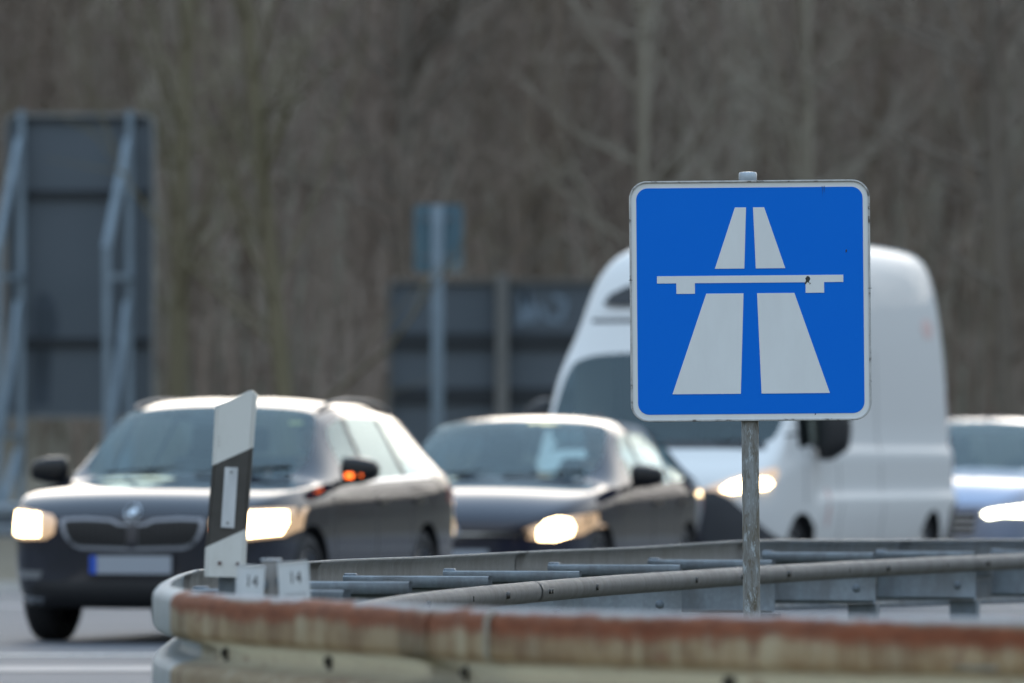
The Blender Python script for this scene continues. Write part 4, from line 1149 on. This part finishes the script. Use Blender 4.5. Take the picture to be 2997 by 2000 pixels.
for sg in (-1, 1):
    ln = [(.48, .90), (.60, .955), (.80, 1.03), (.97, 1.08), (.985, 1.03), (.975, .96), (.90, .90), (.74, .875), (.56, .875)]
    l1 = [(.64, .905), (.70, .955), (.80, .99), (.835, .96), (.82, .90), (.72, .885)]
    l2 = [(.865, .955), (.89, .99), (.935, .99), (.96, .955), (.935, .92), (.885, .91)]
    if sg < 0: ln, l1, l2 = mirror_y(ln), mirror_y(l1), mirror_y(l2)
    hl = PV.patch('headlight', ln, 'front', M['lens_glow'], rv, .003, .008, step=.03)
    PV.patch('lamp', l1, 'front', M['lamp'], hl, .014, .004, step=.02)
    PV.patch('lamp', l2, 'front', M['lamp'], hl, .014, .004, step=.02)
    side_mirror(rv, PV, -1.28, 1.06, 1.33, M['black'], sg, big=True)
    for x_ in (-1.02, -2.05, -3.35):
        PV.patch('door_seam', [(x_-.006, .36), (x_+.006, .36), (x_+.006, 2.0), (x_-.006, 2.0)], 'side', M['black'], rv, .0015, .001, sg, step=.1)
    PV.patch('door_handle', [(-1.90, 1.17), (-1.72, 1.17), (-1.72, 1.21), (-1.90, 1.21)], 'side', M['black'], rv, .022, .016, sg)
    PV.patch('wheel_arch_trim', [(-5.38, .34), (-5.50, .34), (-5.78, .34), (-5.86, .45), (-5.86, .72), (-5.75, .80), (-5.60, .75), (-5.55, .55)], 'side', M['greyplast'], rv, .006, .010, sg, step=.1)
    PV.patch('tail_light', [(-5.80, .95), (-5.93, .95), (-5.93, 1.7), (-5.80, 1.7)], 'side', M['taillight'], rv, .003, .004, sg)
# air scoop moulded in the roof front: dark mouth over a shallow lip
PV.patch('roof_vent', [(-.80, 2.30), (-.74, 2.42), (-.60, 2.52), (-.30, 2.555), (.30, 2.555), (.60, 2.52), (.74, 2.42), (.80, 2.30), (.72, 2.27), (-.72, 2.27)], 'front', p3, rv, .006, .03, step=.06)
PV.patch('vent_mouth', [(-.70, 2.345), (-.66, 2.42), (-.52, 2.490), (.52, 2.490), (.66, 2.42), (.70, 2.345), (.62, 2.335), (-.62, 2.335)], 'front', M['black'], rv, .038, .006, step=.06)
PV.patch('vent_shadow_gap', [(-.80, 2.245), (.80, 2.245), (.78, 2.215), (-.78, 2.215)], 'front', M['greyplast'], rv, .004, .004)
bm = bmesh.new()
for sx in (-1, 1): 
    A = Vector((-.60, sx*.45, 1.27)); cyl(bm, A, A+Vector((-.12, .62, .07)), .010, n=8)
mesh_obj('wiper', bm, M['black'], rv)
m_red = noisy('faded_red_print', (.45, .20, .18), (.62, .52, .50), 9, .5)
PV.patch('logo_print', [(-5.10, 2.14), (-5.32, 2.14), (-5.40, 2.22), (-5.30, 2.30), (-5.08, 2.30), (-5.0, 2.22)], 'side', m_red, rv, .002, .002, 1)
PV.patch('logo_print', [(-1.62, .62), (-1.68, .62), (-1.70, .92), (-1.64, .92)], 'side', m_red, rv, .002, .002, 1)
interior(rv, -.62, .86, .86, -1.6 if False else -2.6)
bm = bmesh.new(); box(bm, (-2.62, 0, 1.3), (.03, 1.9, 1.5)); mesh_obj('bulkhead', bm, mat('bulkhead_grey', (.08, .085, .09), .7), rv)
place(rv, .975, 65.5, 17.2)

# ---- pale blue-silver car, at the right edge -----------------------------------------------
p4 = paint_mat('silver_blue_paint', (.26, .30, .40), .5, .3, .3)
ST4 = [(x, w_*1.0, zl, zb+.06, k, *[(v+.06 if (i == 0 and k == 'h') or i == 1 else v) for i, v in enumerate(rest)]) for (x, w_, zl, zb, k, *rest) in ST2]
ST4 = [(s_[0]*1.03,)+tuple(s_[1:]) for s_ in ST4]
W4 = [(x*1.03, y, .33) for x, y, z in W2]
r4, P4, b4 = make_car('saloon_car', 'pale silver blue car with swept white headlight, rightmost, behind the van', 0, 0, 0, 1, p4, ST4, dict(cowl=7, header=10, roofend=16, tail=18, pillars=(11, 13)), W4, .33, {9, 10, 12, 14}, {})
P4.patch('grille', [(-.46, .70), (.46, .70), (.42, .50), (-.42, .50)], 'front', M['blackgloss'], r4, .005, .008)
for z_ in (.66, .60, .54):
    P4.patch('grille_strip', [(-.44, z_), (.44, z_), (.44, z_-.018), (-.44, z_-.018)], 'front', M['chrome'], r4, .014, .006)
P4.patch('lower_intake', [(-.66, .40), (.66, .40), (.60, .25), (-.60, .25)], 'front', M['black'], r4, .005, .008)
P4.patch('badge', [(.05*math.cos(t), .755+.05*math.sin(t)) for t in [2*math.pi*k/24 for k in range(24)]], 'front', M['chrome'], r4, .010, .008)
for sg in (-1, 1):
    ln = [(.49, .685), (.55, .715), (.74, .745), (.89, .775), (.885, .68), (.80, .655), (.66, .655), (.54, .64)]
    li = [(.50, .685), (.56, .710), (.74, .738), (.88, .760), (.875, .69), (.80, .665), (.66, .672), (.55, .650)]
    if sg < 0: ln, li = mirror_y(ln), mirror_y(li)
    hl = P4.patch('headlight', ln, 'front', M['lens'], r4, .003, .006, step=.03)
    P4.patch('lamp', li, 'front', M['lampcool'], hl, .010, .004, step=.03)
    side_mirror(r4, P4, -1.60, .905, 1.03, p4, sg)
    P4.patch('tail_light', [(-4.08, .96), (-4.30, .94), (-4.30, .76), (-4.05, .84)], 'side', M['taillight'], r4, .003, .004, sg)
number_plate(r4, P4, 0, .44, proud=.025)
interior(r4, -1.28, .55, .78, -3.9)
place(r4, 3.53, 73.0, 15.5)

# ------------------------------------------------------------------ woodland
def twig_mesh(segs, name, m):
    """segs: array (n,8): a xyz, b xyz, ra, rb -> three-sided tapered sticks as one mesh"""
    segs = np.asarray(segs, dtype=np.float64); n = len(segs)
    a, b = segs[:, :3], segs[:, 3:6]; ra, rb = segs[:, 6:7], segs[:, 7:8]
    d = b-a; d /= (np.linalg.norm(d, axis=1, keepdims=True)+1e-9)
    up = np.where(np.abs(d[:, 2:3]) > .9, [[1., 0, 0]], [[0, 0, 1.]])
    u = np.cross(d, up); u /= np.linalg.norm(u, axis=1, keepdims=True); v = np.cross(d, u)
    V = np.empty((n, 6, 3))
    for k in range(3):
        t = 2*math.pi*k/3; o = u*math.cos(t)+v*math.sin(t)
        V[:, k] = a+o*ra; V[:, 3+k] = b+o*rb
    base = (np.arange(n)*6)[:, None]
    F = np.concatenate([base+np.array([[0, 1, 4, 3]]), base+np.array([[1, 2, 5, 4]]), base+np.array([[2, 0, 3, 5]])], axis=1).reshape(-1, 4)
    me = bpy.data.meshes.new(name); nf = len(F)
    me.vertices.add(n*6); me.vertices.foreach_set('co', V.reshape(-1))
    me.loops.add(nf*4); me.loops.foreach_set('vertex_index', F.reshape(-1).astype(np.int32))
    me.polygons.add(nf); me.polygons.foreach_set('loop_start', (np.arange(nf)*4).astype(np.int32))
    me.update(calc_edges=True); me.validate(); me.materials.append(m)
    return me
def tree_segs(x, y, z, h, r0, nb=26, nt=4, lean=None, low=.12):
    seg_t, seg_b = [], []
    lean = rng.normal(0, .04, 2) if lean is None else np.array(lean)
    K = 6; pts = []
    for k in range(K+1):
        t = k/K; pts.append(np.array([x+lean[0]*h*t+rng.normal(0, .05)*t, y+lean[1]*h*t+rng.normal(0, .05)*t, z-.3+(h+.3)*t]))
    for k in range(K): seg_t.append([*pts[k], *pts[k+1], r0*(1-k/K)**.8+.012, r0*(1-(k+1)/K)**.8+.012])
    for _ in range(nb):
        t = low+(1-low)*rng.random()**.8; k = min(K-1, int(t*K)); f = t*K-k; p = pts[k]*(1-f)+pts[k+1]*f
        az = rng.random()*2*math.pi; el = R(rng.uniform(15, 65)); L = h*rng.uniform(.10, .26)*(1.15-t*.6)
        dv = np.array([math.cos(az)*math.cos(el), math.sin(az)*math.cos(el), math.sin(el)]); rb = min(.035, r0*.30*(1.05-t)+.008)
        m_ = p+dv*L*.5; e = m_+(dv+np.array([0, 0, .35]))*L*.5
        seg_b.append([*p, *m_, rb, rb*.65]); seg_b.append([*m_, *e, rb*.65, .006])
        for _ in range(nt):
            f2 = rng.random(); q_ = p*(1-f2)+e*f2; dd = dv+rng.normal(0, .7, 3); dd[2] += .35; dd /= np.linalg.norm(dd)
            l2 = L*rng.uniform(.25, .6); seg_b.append([*q_, *(q_+dd*l2), .011, .004])
    return seg_t, seg_b
def wood_mat(name, c1, c2, c3, sc_=.25):
    m = mat(name, c1, .9); q = NB(m); f = q.noise(q.coord((1, 1, .6)), sc_, 5, .6)
    q.col(q.ramp(f, [(.34, c1), (.5, c2), (.66, c3)])); return m
m_wood = wood_mat('bare_twigs', (.155, .125, .084), (.235, .180, .140), (.335, .265, .22))
segs = []
for _ in range(480):
    y = rng.uniform(118, 172); x = rng.uniform(-.125, .15)*y
    a_, b_ = tree_segs(x, y, hill_h(x, y), rng.uniform(7, 11.5), rng.uniform(.035, .085), 38, 6, lean=rng.normal(0, .12, 2)); segs += a_+b_
for _ in range(1000):
    r_ = rng.uniform(112, 175); az = R(rng.choice([rng.uniform(8, 75), rng.uniform(8, 60), rng.uniform(-60, -7), rng.uniform(75, 300)])); x, y = r_*math.sin(az), r_*math.cos(az)
    a_, b_ = tree_segs(x, y, hill_h(x, y), rng.uniform(8, 14), rng.uniform(.08, .18), 18, 2); segs += a_+b_
for _ in range(420):    # low scrub at the wood's edge
    y = rng.uniform(112.5, 124); x = rng.uniform(-.12, .14)*y
    a_, b_ = tree_segs(x, y, hill_h(x, y), rng.uniform(1.5, 4.5), .03, 10, 4, low=.02); segs += a_+b_
wo = bpy.data.objects.new('woodland', twig_mesh(segs, 'woodland', m_wood)); COL.objects.link(wo)
tag(wo, 'dense brown leafless woodland filling the background behind the road', 'woodland', kind='stuff')

trees = [(-.030, 92, 12, .13, (-.10, 0), 'olive', 'leafless olive brown tree with slanting limbs, above the tall lattice post sign'),
         (-.0385, 104, 14, .16, (0.02, 0), 'olive', 'pale greenish bare trunk standing just right of the tall lattice post sign'),
         (.0155, 112, 15, .11, (.02, 0), 'pale', 'greyish bare trunk left of the blue motorway sign, above the white van'),
         (.0345, 112, 15, .11, (-.01, 0), 'pale', 'pale bare trunk directly behind the blue motorway sign'),
         (.0565, 106, 14, .15, (-.05, 0), 'dark', 'dark slanting bare tree at the right edge of the picture'),
         (-.0125, 115, 14, .15, (.02, 0), 'dark', 'dark bare trunk left of the small teal backed sign')]
tm = {'olive': wood_mat('olive_bark', (.11, .098, .052), (.155, .13, .08), (.20, .168, .115)), 'pale': wood_mat('pale_bark', (.21, .19, .14), (.26, .225, .175), (.30, .26, .21)), 'dark': wood_mat('dark_bark', (.11, .092, .072), (.14, .115, .09), (.17, .145, .12))}
for ang, y, h, r0, ln, kd, lab in trees:
    x = ang*y; x -= ln[0]*5
    tr = empty('bare_tree', (x, y, hill_h(x, y))); tag(tr, lab, 'tree', 'bare trees at the edge of the wood')
    a_, b_ = tree_segs(0, 0, 0, h, r0*.9, 46, 7, lean=ln)
    for nm, sg_ in (('trunk', a_), ('crown', b_)):
        o = bpy.data.objects.new(nm, twig_mesh(sg_, nm, tm[kd])); COL.objects.link(o); o.parent = tr
for m_ in SLOT: bpy.data.materials.remove(m_)
